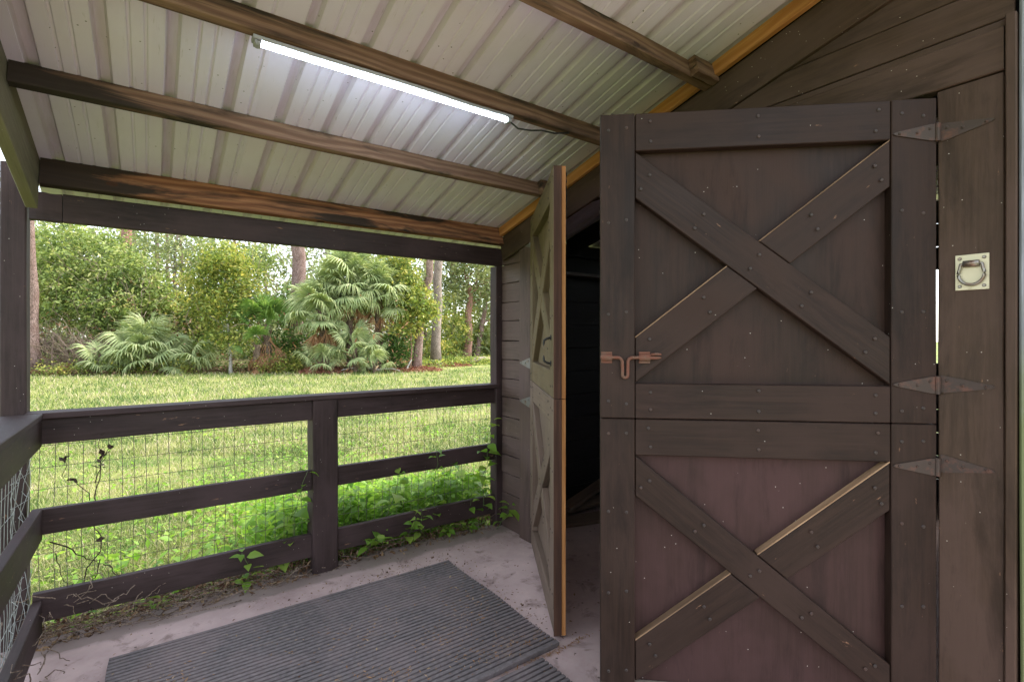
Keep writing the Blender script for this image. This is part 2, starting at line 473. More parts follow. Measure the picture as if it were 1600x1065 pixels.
M['frond_dead'] = leafmat('dead_frond', [(0., (.15, .07, .035)), (.5, (.33, .17, .08)), (1., (.46, .32, .20))], .15, .8, .2, patch=.2)
M['weed'] = leafmat('weed_leaf', [(0., (.09, .20, .025)), (.5, (.19, .34, .045)), (1., (.34, .47, .09))], .5, .45, .25, patch=.1)
M['weed_stem'] = simple('weed_stem', (.09, .13, .04), .6)
M['dry'] = leafmat('dry_leaf', [(0., (.06, .03, .018)), (.4, (.15, .08, .045)), (.8, (.28, .18, .10)), (1., (.38, .28, .17))], .1, .85, .2, patch=.2)
M['straw'] = leafmat('pine_straw', [(0., (.17, .06, .035)), (.5, (.28, .11, .07)), (1., (.40, .22, .14))], .05, .85, .2, patch=.2)

def grass_ramp():
    return [(0., (.07, .13, .03)), (.25, (.15, .22, .045)), (.45, (.33, .355, .095)), (.7, (.46, .42, .22)), (1., (.52, .42, .30))]
def grass_blade_mat():
    s = NT('grass_blades')
    at = s.new('ShaderNodeAttribute', attribute_name='tint')
    geo = s.new('ShaderNodeNewGeometry')
    nz = s.noise(geo.outputs['Position'], .55, 5, .65)
    nz2 = s.noise(geo.outputs['Position'], 2.6, 4, .6)
    f = s.math('ADD', at.outputs['Fac'], s.math('MULTIPLY', s.math('SUBTRACT', nz, .5), 1.5))
    f = s.math('ADD', f, s.math('MULTIPLY', s.math('SUBTRACT', nz2, .5), .7))
    col = s.ramp(f, grass_ramp())
    s.sock(s.b, 'Base Color', col); s.b.inputs['Roughness'].default_value = .6; s.b.inputs['Specular IOR Level'].default_value = .3
    tr = s.new('ShaderNodeBsdfTranslucent'); s.L(col, tr.inputs['Color'])
    mx = s.new('ShaderNodeMixShader'); mx.inputs[0].default_value = .3
    s.L(s.b.outputs[0], mx.inputs[1]); s.L(tr.outputs[0], mx.inputs[2]); s.L(mx.outputs[0], s.out.inputs['Surface'])
    return s.m
M['grass'] = grass_blade_mat()
def lawn_mat():
    s = NT('lawn_ground')
    geo = s.new('ShaderNodeNewGeometry'); p = geo.outputs['Position']
    nz = s.noise(p, .55, 5, .65); nz2 = s.noise(p, 2.6, 4, .6); fine = s.noise(p, 22, 5, .75)
    f = s.math('ADD', .30, s.math('MULTIPLY', s.math('SUBTRACT', nz, .5), 1.5))
    f = s.math('ADD', f, s.math('MULTIPLY', s.math('SUBTRACT', nz2, .5), .7))
    f = s.math('ADD', f, s.math('MULTIPLY', s.math('SUBTRACT', fine, .5), .9))
    col = s.ramp(f, grass_ramp())
    col = s.mix(s.ramp(fine, [(.42, 0.), (.62, .8)]), col, (.13, .10, .06))
    return s.done(col, .9, s.bump(fine, .8, .03), spec=.1)
M['lawn'] = lawn_mat()
def litter_mat():
    s = NT('forest_floor')
    geo = s.new('ShaderNodeNewGeometry'); p = geo.outputs['Position']
    a = s.noise(p, 1.1, 6, .65); b = s.noise(p, 14, 6, .7)
    col = s.mix(s.ramp(b, [(.35, 0.), (.7, 1.)]), (.07, .045, .028), (.17, .11, .07))
    col = s.mix(s.ramp(a, [(.45, 0.), (.6, .8)]), col, (.09, .13, .03))
    return s.done(col, .95, s.bump(b, .8, .03), spec=.1)
M['litter'] = litter_mat()
def soil_mat():
    s = NT('bare_soil')
    geo = s.new('ShaderNodeNewGeometry'); b = s.noise(geo.outputs['Position'], 26, 6, .7)
    return s.done(s.ramp(b, [(.3, (.03, .02, .014)), (.7, (.11, .075, .05))]), .95, s.bump(b, .8, .02), spec=.1)
M['soil'] = soil_mat()

# ------------------------------------------------------------------ the setting
FWD = np.array([math.sin(YAW), math.cos(YAW), 0]); RT = np.array([math.cos(YAW), -math.sin(YAW), 0])
GZ = -0.12                                       # lawn level below the porch floor
def spot(bearing, dist, z=GZ):
    """a place in the yard: bearing = tangent of the angle off the view axis, dist = metres along it"""
    p = FWD * dist + RT * bearing * dist
    return np.array([p[0], p[1], z])
def px(x): return (x - 800) / 785.0

S = 260
obj('lawn', np_mesh('lawn', [(-S, -S, GZ), (S, -S, GZ), (S, S, GZ), (-S, S, GZ)], [[(0, 1, 2, 3)]], M['lawn']), kind='structure')

rs = np.random.RandomState(11)
edge_l = [(-900, 20.5), (-400, 20.0), (0, 20.0), (150, 20.6), (300, 21.5), (450, 22.5), (620, 23.5), (670, 25.5), (720, 30), (800, 34), (1100, 40)]
eb = np.interp(np.linspace(-900, 1100, 120), [a for a, _ in edge_l], [b for _, b in edge_l]) + rs.uniform(-.35, .35, 120)
near = np.array([spot(px(x), d, GZ + .012) for x, d in zip(np.linspace(-900, 1100, 120), eb)])
far = np.array([spot(px(x), 150, GZ + .012) for x in np.linspace(-900, 1100, 120)])
V = np.concatenate([near, far]); i = np.arange(119)
obj('forest_floor', np_mesh('forest_floor', V, [np.stack([i, i + 1, i + 121, i + 120], 1)], M['litter']), kind='structure')
def edge_d(x): return np.interp(x, [a for a, _ in edge_l], [b for _, b in edge_l])

# porch slab: a slab with a slightly broken outer edge, carried on under the stall
def slab():
    bm = bmesh.new()
    xs = np.linspace(-.62, 5.6, 64)
    top = []; bot = []; inn = []
    for x in xs:
        y = 3.19 + rs.uniform(-.012, .012) + .02 * math.sin(x * 2.1)
        top.append(bm.verts.new((x, y - .01, 0))); bot.append(bm.verts.new((x, y + .008, -.02))); inn.append(bm.verts.new((x, y + .01, -.3)))
    b0 = [bm.verts.new((x, -1.6, 0)) for x in xs]
    b1 = [bm.verts.new((x, -1.6, -.3)) for x in xs]
    for k in range(63):
        bm.faces.new((b0[k], b0[k + 1], top[k + 1], top[k]))
        bm.faces.new((top[k], top[k + 1], bot[k + 1], bot[k]))
        bm.faces.new((bot[k], bot[k + 1], inn[k + 1], inn[k]))
        bm.faces.new((b0[k + 1], b0[k], b1[k], b1[k + 1]))
    bm.faces.new((b0[0], top[0], bot[0], inn[0], b1[0])); bm.faces.new((b0[-1], b1[-1], inn[-1], bot[-1], top[-1]))
    return bm
bm_obj('porch_floor', slab(), M['concrete'], kind='structure')
# strip of bare soil between slab and lawn
obj('soil_strip', np_mesh('soil_strip', [(-1.3, 3.0, GZ + .02), (2.3, 3.0, GZ + .02), (2.3, 3.42, GZ + .01), (-1.3, 3.5, GZ + .01)], [[(0, 1, 2, 3)]], M['soil']), kind='structure')

# ------------------------------------------------------------------ porch roof
SL = 0.257
def mz(y): return 2.202 + SL * (3.039 - y)       # underside of the metal
SV = Vector((0, -1, SL)).normalized()            # uphill
SN = Vector((0, SL, 1)).normalized()
roof = thing('porch_roof', 'light ribbed metal porch roof on old wooden purlins above the mats', 'roof', (0.8, 3.1, 2.2))
RIB0, RIBP = -0.338, 0.2
def roof_panel(k):
    x0 = RIB0 - .1 + .8 * k
    prof = []
    for j in range(4):
        c = RIB0 + .8 * k + RIBP * j
        prof += [(c - .1, 0)] if j == 0 else []
        prof += [(c - .023, 0), (c - .014, .026), (c + .014, .026), (c + .023, 0)]
        for m in (c + .0765, c + .1235):
            prof += [(m - .007, 0), (m - .003, .006), (m + .003, .006), (m + .007, 0)]
        if j == 3: prof = [p for p in prof if p[0] < c + .1 - 1e-6] + [(c + .1 + .02, .001)]
    prof = [(x, h + (.0015 if i > len(prof) - 2 else 0)) for i, (x, h) in enumerate(prof)]
    prof.sort()
    x = np.array([p[0] for p in prof]); h = np.array([p[1] for p in prof])
    ys = np.linspace(3.42, .05, 7)
    n = len(x); V = []
    for lay in (0, .0012):
        for y in ys:
            V.append(np.stack([x, np.full(n, y), mz(y) + h + lay + .0006 * k % 2], 1))
    V = np.concatenate(V); m = len(ys)
    a, b = np.meshgrid(np.arange(m - 1), np.arange(n - 1), indexing='ij'); q = (a * n + b).ravel()
    F1 = np.stack([q, q + 1, q + n + 1, q + n], 1); F2 = F1[:, ::-1] + m * n
    e = np.arange(n - 1); F3 = np.stack([e, e + m * n, e + 1 + m * n, e + 1], 1)
    e2 = e + (m - 1) * n; F4 = np.stack([e2, e2 + 1, e2 + 1 + m * n, e2 + m * n], 1)
    V[:, 2] -= 0; 
    me = np_mesh('roof_panel', V, [np.concatenate([F1, F2, F3, F4])], M['roof'])
    obj('roof_panel', me, roof)
for k in range(-1, 8): roof_panel(k)

def purlin(y, x0, x1, d, t, mat, bow=0.0):
    zt = mz(y) - .003
    p0 = Vector((x0, y + t / 2, 0)); p0.z = zt - d / 2; p1 = Vector((x1, y + t / 2, zt - d / 2))
    return plank('purlin', p0, p1, d, t, SN, mat, roof, wob=.002, bev=.004)
purlin(3.020, -.40, 2.085, .128, .040, M['eave'])
purlin(2.41, -.40, 2.085, .084, .040, M['purlin_end'])
purlin(1.856, -.40, 2.085, .088, .040, M['purlin'])
purlin(1.345, -.40, 2.085, .088, .040, M['purlin'])
purlin(.78, -.40, 2.085, .088, .040, M['purlin'])
purlin(.2, -.40, 2.085, .088, .040, M['purlin'])
for y in (2.41, 1.856, 1.345, .78):               # cleats on the uphill side at the wall end
    plank('cleat', (1.93, y - .021, mz(y - .02) - .048), (2.083, y - .021, mz(y - .02) - .048), .085, .038, SN, M['purlin'], roof)
# header beam along the eave: a short piece and a long one
box('header_beam', (-.445, 3.10, 1.935), (-.334, 3.138, 2.062), M['fence'], roof, along=0)
box('header_beam', (-.331, 3.10, 1.935), (2.14, 3.138, 2.066), M['fence'], roof)
# rafter on the open side, its lower end cut square
def rafter(x0, x1, y0, y1, top, d, mat, name='rafter'):
    c0 = Vector(((x0 + x1) / 2, y0, mz(y0) - top - d / 2)); c1 = Vector(((x0 + x1) / 2, y1, mz(y1) - top - d / 2))
    return plank(name, c0, c1, d, abs(x1 - x0), SN, mat, roof, wob=.0015)
rafter(-.444, -.404, 3.03, .1, .004, .235, M['olive'])
rafter(2.06, 2.088, 3.045, .1, .002, .064, M['orange'], 'rake_strip')
# roof screws showing beneath at the purlins are left as the rib closures
# ------------------------------------------------------------------ barn wall with the stable doorway
wall = thing('barn_wall', 'dark brown board wall of the stable around the wide doorway', 'wall', (2.14, 1.7, 0))
XW = 2.10
def wboard(y0, y1, z0, z1, x=XW, t=.03, mat='wall', name='wall_board', along=None):
    return box(name, (x, y0, z0), (x + t, y1, z1), M[mat], wall, along=along, wob=.0015)
# boards between doorway and yard corner
z = -.02; k = 0
while z < 2.16:
    h = [.142, .138, .146, .135][k % 4]
    ztop = min(z + h, mz(3.0) - .07)
    wboard(2.83, 3.095, z, ztop - .004, XW + .035 - .004 * (k % 2), .022, 'wall_pale'); z += h; k += 1
wboard(2.715, 2.845, -.01, 2.205, XW + .006, .045, 'wall_pale', 'jamb_board')
# right jamb, corner trim
wboard(.366, .5252, -.01, 2.208, XW + .005, .045, 'wall', 'jamb_board')
wboard(.338, .363, -.01, 2.372, XW - .012, .06, 'wall', 'corner_trim')
# header over the doorway (proud) and gable boards above it
wboard(.366, 2.846, 2.212, 2.344, XW - .004, .05, 'wall', 'header_board')
wboard(.366, 3.07, 2.347, 2.371, XW + .012, .03, 'wall')
def gable_board(z0, z1, x=XW + .01):
    y_hi = 3.039 - (z1 - 2.202 + .20) / SL        # stops short under the rake board
    y_lo_len = 3.039 - (z0 - 2.202 + .20) / SL
    Mw = Matrix(((0, 0, 0, 0),) * 4)
    pts = [(.345, z0), (max(y_lo_len, .4), z0), (max(y_hi, .36), z1), (.345, z1)]
    Mf = Matrix(((0, 1, 0, x), (1, 0, 0, 0), (0, 0, 1, 0), (0, 0, 0, 1)))
    prism('gable_board', pts, 0, .024, Mf, M['wall'], wall, grain=(1, 0))
gable_board(2.374, 2.487); gable_board(2.490, 2.602, XW + .012); gable_board(2.605, 2.72)
gable_board(2.723, 2.80, XW + .012)
def rake():
    c0 = Vector((XW + .003, 3.05, mz(3.05) - .066 - .085)); c1 = Vector((XW + .003, .3, mz(.3) - .066 - .085))
    plank('rake_board', c0, c1, .165, .022, SN, M['wall'], wall)
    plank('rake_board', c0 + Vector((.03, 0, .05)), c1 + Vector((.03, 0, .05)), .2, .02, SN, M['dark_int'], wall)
rake()
# stall behind the doorway
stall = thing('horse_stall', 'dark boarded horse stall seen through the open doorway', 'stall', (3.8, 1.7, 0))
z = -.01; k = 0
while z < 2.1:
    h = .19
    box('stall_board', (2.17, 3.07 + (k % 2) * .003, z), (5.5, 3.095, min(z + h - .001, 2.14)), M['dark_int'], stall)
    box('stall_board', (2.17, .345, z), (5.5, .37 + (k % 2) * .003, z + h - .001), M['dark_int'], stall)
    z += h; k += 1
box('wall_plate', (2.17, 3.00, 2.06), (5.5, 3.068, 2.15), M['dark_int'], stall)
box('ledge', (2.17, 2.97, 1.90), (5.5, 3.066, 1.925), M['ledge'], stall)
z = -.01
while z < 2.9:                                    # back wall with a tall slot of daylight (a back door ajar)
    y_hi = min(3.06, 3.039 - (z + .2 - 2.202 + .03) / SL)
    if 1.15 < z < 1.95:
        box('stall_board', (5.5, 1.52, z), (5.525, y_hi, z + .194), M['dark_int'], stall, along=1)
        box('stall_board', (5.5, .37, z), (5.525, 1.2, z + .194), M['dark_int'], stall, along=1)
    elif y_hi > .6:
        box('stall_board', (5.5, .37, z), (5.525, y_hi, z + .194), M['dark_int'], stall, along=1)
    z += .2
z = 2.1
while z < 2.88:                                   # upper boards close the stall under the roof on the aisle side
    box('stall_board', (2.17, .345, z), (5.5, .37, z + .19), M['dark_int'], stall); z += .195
box('outer_backing', (2.17, 3.10, -.1), (5.53, 3.125, 2.178), M['wall'], stall, along=0)  # unseen backing boards, added to seal light leaks between the stall boards
box('outer_backing', (2.17, .318, -.1), (5.53, .343, 2.88), M['wall'], stall, along=0)
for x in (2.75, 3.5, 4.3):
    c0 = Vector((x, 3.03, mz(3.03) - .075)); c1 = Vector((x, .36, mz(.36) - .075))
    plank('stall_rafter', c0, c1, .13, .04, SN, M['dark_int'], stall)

# ------------------------------------------------------------------ posts
p = tag(box('porch_post', (-.548, 3.145, -.3), (-.460, 3.236, 2.19), M['fence'], bev=.006), 'dark square corner post at the left end of the porch opening', 'post')
p = tag(box('porch_post', (2.083, 3.100, -.3), (2.168, 3.185, 1.934), M['fence'], bev=.005), 'square brown post standing against the barn wall corner', 'post')
p = tag(box('porch_post', (2.10, .235, -.3), (2.20, .333, 2.80), M['weathered'], bev=.006), 'grey weathered post with green algae at the right picture edge', 'post')

# ------------------------------------------------------------------ fences
def wire_mesh(name, o, u, L, z0, z1, mat, parent, dx=.05, dz=.1, r=.0013, crumple=None):
    o = np.array(o, float); u = np.array(u, float); nrm = np.array([u[1], -u[0], 0])
    w = NP(); rr = np.random.RandomState(5)
    def bend(s, z):
        s = np.asarray(s, float); z = np.asarray(z, float) + 0 * s
        off = .006 * np.sin(s * 7 + z * 3) + .004 * np.sin(z * 11 + s * 2)
        ds = .004 * np.sin(z * 9 + s * 5)
        if crumple is not None:
            c = np.exp(-((s - crumple) / .16) ** 2)
            ds = ds + c * .035 * np.sin(z * 17 + s * 40); off = off + c * .03 * np.sin(z * 12 + s * 25)
        P = o[None, :] + np.outer(s + ds, u) + np.outer(off, nrm); P[:, 2] = z + (0.012 * np.sin(s * 21 + 1) * (np.exp(-((s - crumple) / .2) ** 2) if crumple is not None else 0))
        return P
    for s in np.arange(.02, L, dx):
        zz = np.linspace(z0, z1, 9); w.tube(bend(np.full(9, s + rr.uniform(-.003, .003)), zz), r, 4)
    for z in np.arange(z0 + .03, z1, dz):
        ss = np.linspace(0, L, int(L / .06) + 2); w.tube(bend(ss, np.full(len(ss), z)), r, 4)
    return obj('wire_mesh', w.mesh('wire_mesh', mat, True), parent, kind='stuff')

f1 = thing('porch_fence', 'dark three rail fence with thin wire mesh between porch and lawn', 'fence', (.85, 3.12, 0))
for x0, x1 in ((-.438, .776), (.928, 2.082)):
    box('rail', (x0, 3.122, .915), (x1, 3.158, 1.030), M['fence'], f1)
    box('rail', (x0, 3.122, .498), (x1, 3.158, .614), M['fence'], f1)
    box('rail', (x0, 3.122, .098), (x1, 3.158, .232), M['fence'], f1)
box('post', (.779, 3.098, -.02), (.925, 3.235, 1.030), M['fence'], f1, bev=.006)
box('cap_rail', (-.46, 3.085, 1.033), (2.10, 3.215, 1.060), M['fence'], f1)
wire_mesh('w', (-.44, 3.166, 0), (1, 0, 0), 2.5, -.03, .99, M['wire'], f1)
f2 = thing('porch_fence', 'dark three rail fence with bright wire running towards the camera at left', 'fence', (-.42, 1.5, 0))
for z0, z1 in ((.900, 1.028), (.480, .625), (.055, .205)):
    box('rail', (-.440, -.9, z0), (-.404, 3.118 if z0 < .9 else 3.118, z1), M['fence'], f2)
box('cap_rail', (-.545, -.9, 1.031), (-.396, 3.082, 1.058), M['fence'], f2)
box('post', (-.56, -.2, -.1), (-.443, -.08, 1.028), M['fence'], f2)
wire_mesh('w', (-.452, 3.13, 0), (0, -1, 0), 4.0, -.03, 1.0, M['wire_bright'], f2, crumple=.12, r=.0011)

# ------------------------------------------------------------------ stable doors
def nails(pts, n, Mf, parent, r=.0062, mat='nail'):
    w = NP()
    for s, z in pts:
        c = np.array([s, n, z]); th = np.arange(8) * np.pi / 4
        ring = np.stack([c[0] + r * np.cos(th), np.full(8, n + .0008), c[2] + r * np.sin(th)], 1)
        ring2 = np.stack([c[0] + .6 * r * np.cos(th), np.full(8, n + .0032), c[2] + .6 * r * np.sin(th)], 1)
        V = np.concatenate([ring, ring2]); i = np.arange(8)
        w.add(V, np.stack([i, (i + 1) % 8, (i + 1) % 8 + 8, i + 8], 1)); w.add(ring2, np.arange(8)[None, :])
    return obj('nail_heads', w.mesh('nail_heads', M[mat]), parent, Mf, kind='stuff')

def strap(s0, s1, zc, h0, n, Mf, parent, mat, name='hinge_strap', knuckle=True):
    """tapered strap from the pin at s0 out to its tip at s1, in the leaf's plane"""
    bm = bmesh.new(); sg = 1 if s1 > s0 else -1
    pts = [(s0, zc - h0), (s0 + sg * .012, zc - h0), (s1 - sg * .008, zc - .005), (s1, zc), (s1 - sg * .008, zc + .005), (s0 + sg * .012, zc + h0), (s0, zc + h0)]
    a = [bm.verts.new((s, n + .0005, z)) for s, z in pts]; b = [bm.verts.new((s, n + .0035, z)) for s, z in pts]
    bm.faces.new(a); bm.faces.new(b[::-1])
    for i in range(len(pts)): bm.faces.new((a[i], a[(i + 1) % len(pts)], b[(i + 1) % len(pts)], b[i]))
    for t in (.12, .42, .85):
        bmesh.ops.create_uvsphere(bm, u_segments=8, v_segments=5, radius=.005, matrix=Matrix.Translation((s0 + (s1 - s0) * t, n + .0035, zc + (h0 * .5 * (1 - t) if t < .3 else 0))))
    if knuckle:
        bmesh.ops.create_cone(bm, cap_ends=True, segments=12, radius1=.0075, radius2=.0075, depth=h0 * 2.15, matrix=Matrix.Translation((s0 - sg * .008, n + .003, zc)))
    bmesh.ops.recalc_face_normals(bm, faces=bm.faces)
    return bm_obj(name, bm, M[mat], parent, Mf)

def leaf_frame(h, d):
    d = Vector((d[0], d[1], 0)).normalized(); n = Vector((0, 0, 1)).cross(d)     # normal candidates
    if n.x > 0: n = -n                                                          # outwards = away from the stall
    return Matrix(((d.x, n.x, 0, h[0]), (d.y, n.y, 0, h[1]), (d.z, n.z, 1, 0), (0, 0, 0, 1)))

W = 1.093
def half_door(label, Mf, z0, z1, rail_at, mats, kick=False, brace_lo=None, brace_hi=None, nailmat='nail', hz=(), hmat='hinge', edge=None):
    t = bpy.data.objects.new('stable_door', None); t.empty_display_size = .1
    put(t, Mf @ Matrix.Translation((0, 0, z0))); tag(t, label, 'door', 'stable door halves')
    pn, fr = M[mats[0]], M[mats[1]]
    T = -.038
    zb = z0 + (.122 if kick else 0)
    S0, S1 = .142, .973
    edge_m = M[edge] if edge else fr
    prism('panel', [(.012, z0), (W - .001, z0), (W - .001, z1), (.012, z1)], -.058, T - .001, Mf, M['orange'] if edge else pn, t, grain=(0, 1), bev=.001)
    if edge:   # painted sheet face over the raw core
        prism('panel', [(.014, z0 + .002), (W - .004, z0 + .002), (W - .004, z1 - .002), (.014, z1 - .002)], T - .0008, T + .001, Mf, pn, t, grain=(0, 1), bev=0)
    prism('stile', [(.004, zb), (S0 - .0012, zb), (S0 - .0012, z1), (.004, z1)], T, 0, Mf, fr, t, grain=(0, 1))
    prism('stile', [(S1 + .0012, zb), (W, zb), (W, z1), (S1 + .0012, z1)], T, 0.001, Mf, fr, t, grain=(0, 1))
    if edge: prism('edge_strip', [(W + .0005, z0), (W + .0035, z0), (W + .0035, z1), (W + .0005, z1)], T + .001, -.001, Mf, edge_m, t, grain=(0, 1), bev=0)
    r0, r1 = rail_at
    prism('rail', [(S0 + .0012, r0), (S1 - .0012, r0), (S1 - .0012, r1), (S0 + .0012, r1)], T, -.001, Mf, fr, t, grain=(1, 0))
    lo, hi = brace_lo, brace_hi
    if kick:
        prism('rail', [(.012, z0), (W - .002, z0), (W - .002, zb - .002), (.012, zb - .002)], T, -.004, Mf, M['kick'] if kick == 1 else fr, t, grain=(1, 0))
    else:
        q0, q1 = lo[3], lo[2]
    # brace A: from the free-edge top to the hinge-side bottom, whole; brace B: two pieces butting against it
    A = [(S1 - .0015, hi[0]), (S1 - .0015, hi[1]), (S0 + .0015, lo[1]), (S0 + .0015, lo[0])]
    prism('brace', A, T, -.003, Mf, fr, t, grain=(A[3][0] - A[0][0], A[3][1] - A[0][1]))
    def on(a, b, s): return a + (b - a) * (s - S0) / (S1 - S0)
    # B edges (hinge side top -> free side bottom)
    Bt0, Bt1 = hi[2], lo[2]; Bb0, Bb1 = hi[3], lo[3]
    def cross(e0, e1, f0, f1):     # s where line e (S0->S1) meets line f
        k = (f0 - e0) / ((e1 - e0) - (f1 - f0)); return S0 + k * (S1 - S0)
    At0, At1 = A[3][1], A[0][1]; Ab0, Ab1 = A[2][1], A[1][1]
    g = .0022
    sa = cross(Bt0, Bt1, At0, At1); sb = cross(Bb0, Bb1, At0, At1)
    sc = cross(Bt0, Bt1, Ab0, Ab1); sd_ = cross(Bb0, Bb1, Ab0, Ab1)
    P1 = [(S0 + .0015, Bt0), (sa - g, on(Bt0, Bt1, sa - g)), (sb - g, on(Bb0, Bb1, sb - g)), (S0 + .0015, Bb0)]
    P2 = [(sc + g, on(Bt0, Bt1, sc + g)), (S1 - .0015, Bt1), (S1 - .0015, Bb1), (sd_ + g, on(Bb0, Bb1, sd_ + g))]
    for P, q in ((P1, (0, 1)), (P2, (0, 1))):
        prism('brace', P, T, -.004, Mf, fr, t, grain=(S1 - S0, Bt1 - Bt0))
        if not edge:
            a_, b_ = P[q[0]], P[q[1]]
            e_ = .0022 if hi[0] > 1.5 else .0048
            prism('worn_edge', [(a_[0], a_[1] - .0006), (b_[0], b_[1] - .0006), (b_[0], b_[1] + e_), (a_[0], a_[1] + e_)], T + .001, -.0052, Mf, M['raw_edge'], t, grain=(S1 - S0, Bt1 - Bt0), bev=0)
    # nails
    pts = []
    for zz in np.linspace(zb + .05, z1 - .05, 4):
        pts += [(.045, zz + RND.uniform(-.01, .01)), (.11, zz + RND.uniform(-.01, .01)), (1.003, zz), (1.065, zz + RND.uniform(-.01, .01))]
    for ss in (.19, .56, .92): pts += [(ss, r0 + .03), (ss + RND.uniform(-.01, .01), r1 - .03)]
    for f in (.06, .3, .5, .72, .94):
        s = S0 + f * (S1 - S0)
        pts += [(s, on(At0, At1, s) - .045), (s + .03, on(Ab0, Ab1, s + .03) + .045)]
        if f < .42 or f > .6: pts += [(s, on(Bt0, Bt1, s) - .045), (s - .02, on(Bb0, Bb1, s - .02) + .045)]
    nails(pts, .0002, Mf, t, mat=nailmat)
    for hzz in hz: strap(.012, .138, hzz, .027, .001, Mf, t, hmat)
    return t

MR = leaf_frame((2.098, .523), (-.736, .677))
ML = leaf_frame((2.098, 2.708), (-.531, -.847))
half_door('upper half of the large right stable door with rusty sliding bolt', MR, 1.1185, 2.189, (2.058, 2.188), ('panel', 'door'),
          brace_hi=(2.055, 1.893, 2.057, 1.904), brace_lo=(1.404, 1.246, 1.402, 1.244), hz=(2.074, 1.246))
D_ur = bpy.data.objects['stable_door']
# middle rail of the upper half
prism('rail', [(.1432, 1.1185), (.9718, 1.1185), (.9718, 1.240), (.1432, 1.240)], -.038, -.001, MR, M['door'], D_ur, grain=(1, 0))
nails([(.19, 1.15), (.56, 1.15), (.92, 1.15), (.19, 1.21), (.56, 1.22), (.92, 1.21)], .0002, MR, D_ur)
half_door('lower half of the large right stable door above the rubber mat', MR, .06, 1.1155, (.989, 1.115), ('panel_low', 'door'), kick=1,
          brace_hi=(.986, .846, .986, .828), brace_lo=(.315, .19, .335, .192), hz=(.978,))
half_door('upper half of the narrow left stable door with black pull handle', ML, 1.1185, 2.200, (2.066, 2.198), ('cream', 'cream'),
          brace_hi=(2.060, 1.90, 2.062, 1.90), brace_lo=(1.404, 1.250, 1.402, 1.248), hz=(), edge='brownedge')
D_ul = bpy.data.objects['stable_door.002']
prism('rail', [(.1432, 1.1185), (.9718, 1.1185), (.9718, 1.245), (.1432, 1.245)], -.038, -.001, ML, M['cream'], D_ul, grain=(1, 0))
half_door('lower half of the narrow left stable door on the concrete', ML, .018, 1.1155, (.989, 1.115), ('grey_paint', 'grey_paint'), kick=2,
          brace_hi=(.986, .846, .986, .828), brace_lo=(.30, .17, .30, .16), hz=(), edge='brownedge')
D_ll = bpy.data.objects['stable_door.003']
# hinge plates on the jambs
MRj = Matrix(((0, -1, 0, XW + .004), (-1, 0, 0, .523), (0, 0, 1, 0), (0, 0, 0, 1)))
for zz in (2.072, 1.249, .99): strap(.006, .137, zz, .028, .0, MRj, wall, 'hinge', 'hinge_plate', False)
MLj = Matrix(((0, -1, 0, XW + .005), (1, 0, 0, 2.708), (0, 0, 1, 0), (0, 0, 0, 1)))
for zz in (2.055, 1.228, .962): strap(.012, .125, zz, .034, .0, MLj, wall, 'hinge_grey', 'hinge_plate', True)

# sliding bolt on the upper right half
def sliding_bolt():
    w = NP()
    def bx(s0, s1, z0, z1, n0, n1):
        V = np.array([(s, n, z) for n in (n0, n1) for z in (z0, z1) for s in (s0, s1)])
        w.add(V, np.array([(0, 1, 3, 2), (4, 6, 7, 5), (0, 4, 5, 1), (2, 3, 7, 6), (0, 2, 6, 4), (1, 5, 7, 3)]))
    for s in (1.072, .941):
        bx(s - .019, s + .019, 1.312, 1.352, .001, .004)
        th = np.linspace(0, np.pi, 9)
        V = np.concatenate([np.stack([np.full(9, ss), .004 + .013 * np.sin(th), 1.332 + .013 * np.cos(th)], 1) for ss in (s - .019, s + .019)])
        i = np.arange(8); w.add(V, np.stack([i, i + 1, i + 10, i + 9], 1))
        for ds in (-.013, .013):
            for dz in (-.015, .015):
                th = np.arange(6) * np.pi / 3
                w.add(np.stack([s + ds + .0035 * np.cos(th), np.full(6, .0052), 1.332 + dz + .0035 * np.sin(th)], 1), np.arange(6)[None, :])
    b = obj('bolt_bracket', w.mesh('bolt_bracket', M['rust'], False), D_ur, MR)
    th = np.linspace(0, np.pi / 2, 6)
    path = [(1.094, 1.332), (1.05, 1.332), (1.035, 1.332)]
    path += [(1.035 - .017 * math.sin(a), 1.315 + .017 * math.cos(a)) for a in th[1:]]
    path += [(1.0175, 1.285)]
    path += [(1.0085 + .009 * math.cos(a), 1.271 - .009 * math.sin(a)) for a in np.linspace(0, np.pi, 9)]
    path += [(.9995, 1.29)]
    path += [(.9825 + .017 * math.cos(a), 1.315 + .017 * math.sin(a)) for a in th[1:]]
    path += [(.96, 1.332), (.90, 1.331), (.885, 1.332)]
    P = np.array([(s, .011, z) for s, z in path])
    w2 = NP(); r = np.full(len(P), .0058); r[-1] = .002
    w2.tube(P, r, 10); w2.tube([(.92, .008, 1.342), (.90, .008, 1.3445), (.885, .009, 1.343)], [.005, .005, .003], 8)
    obj('bolt_rod', w2.mesh('bolt_rod', M['rust'], True), D_ur, MR)
sliding_bolt()
# pull handle on the left upper half, black hook at its top edge, chewed paint chip
w = NP(); a = np.linspace(0, np.pi, 11)
w.tube(np.stack([np.full(11, 1.02), .002 + .034 * np.minimum(1, np.sin(a) * 1.6), 1.34 - .062 * np.cos(a)], 1), .0055, 8)
for zz in (1.278, 1.402): w.tube([(1.02, .0005, zz), (1.02, .005, zz)], .014, 10)
obj('pull_handle', w.mesh('pull_handle', M['black'], True), D_ul, ML)
w = NP()
zz = np.linspace(2.19, 1.98, 15)
for i in range(14): w.tube([(W - .05, -.062 - .004 * (i % 2), zz[i]), (W - .05, -.066 + .004 * (i % 2), zz[i + 1])], .006, 6)
obj('hook_chain', w.mesh('hook_chain', M['black'], True), D_ul, ML)

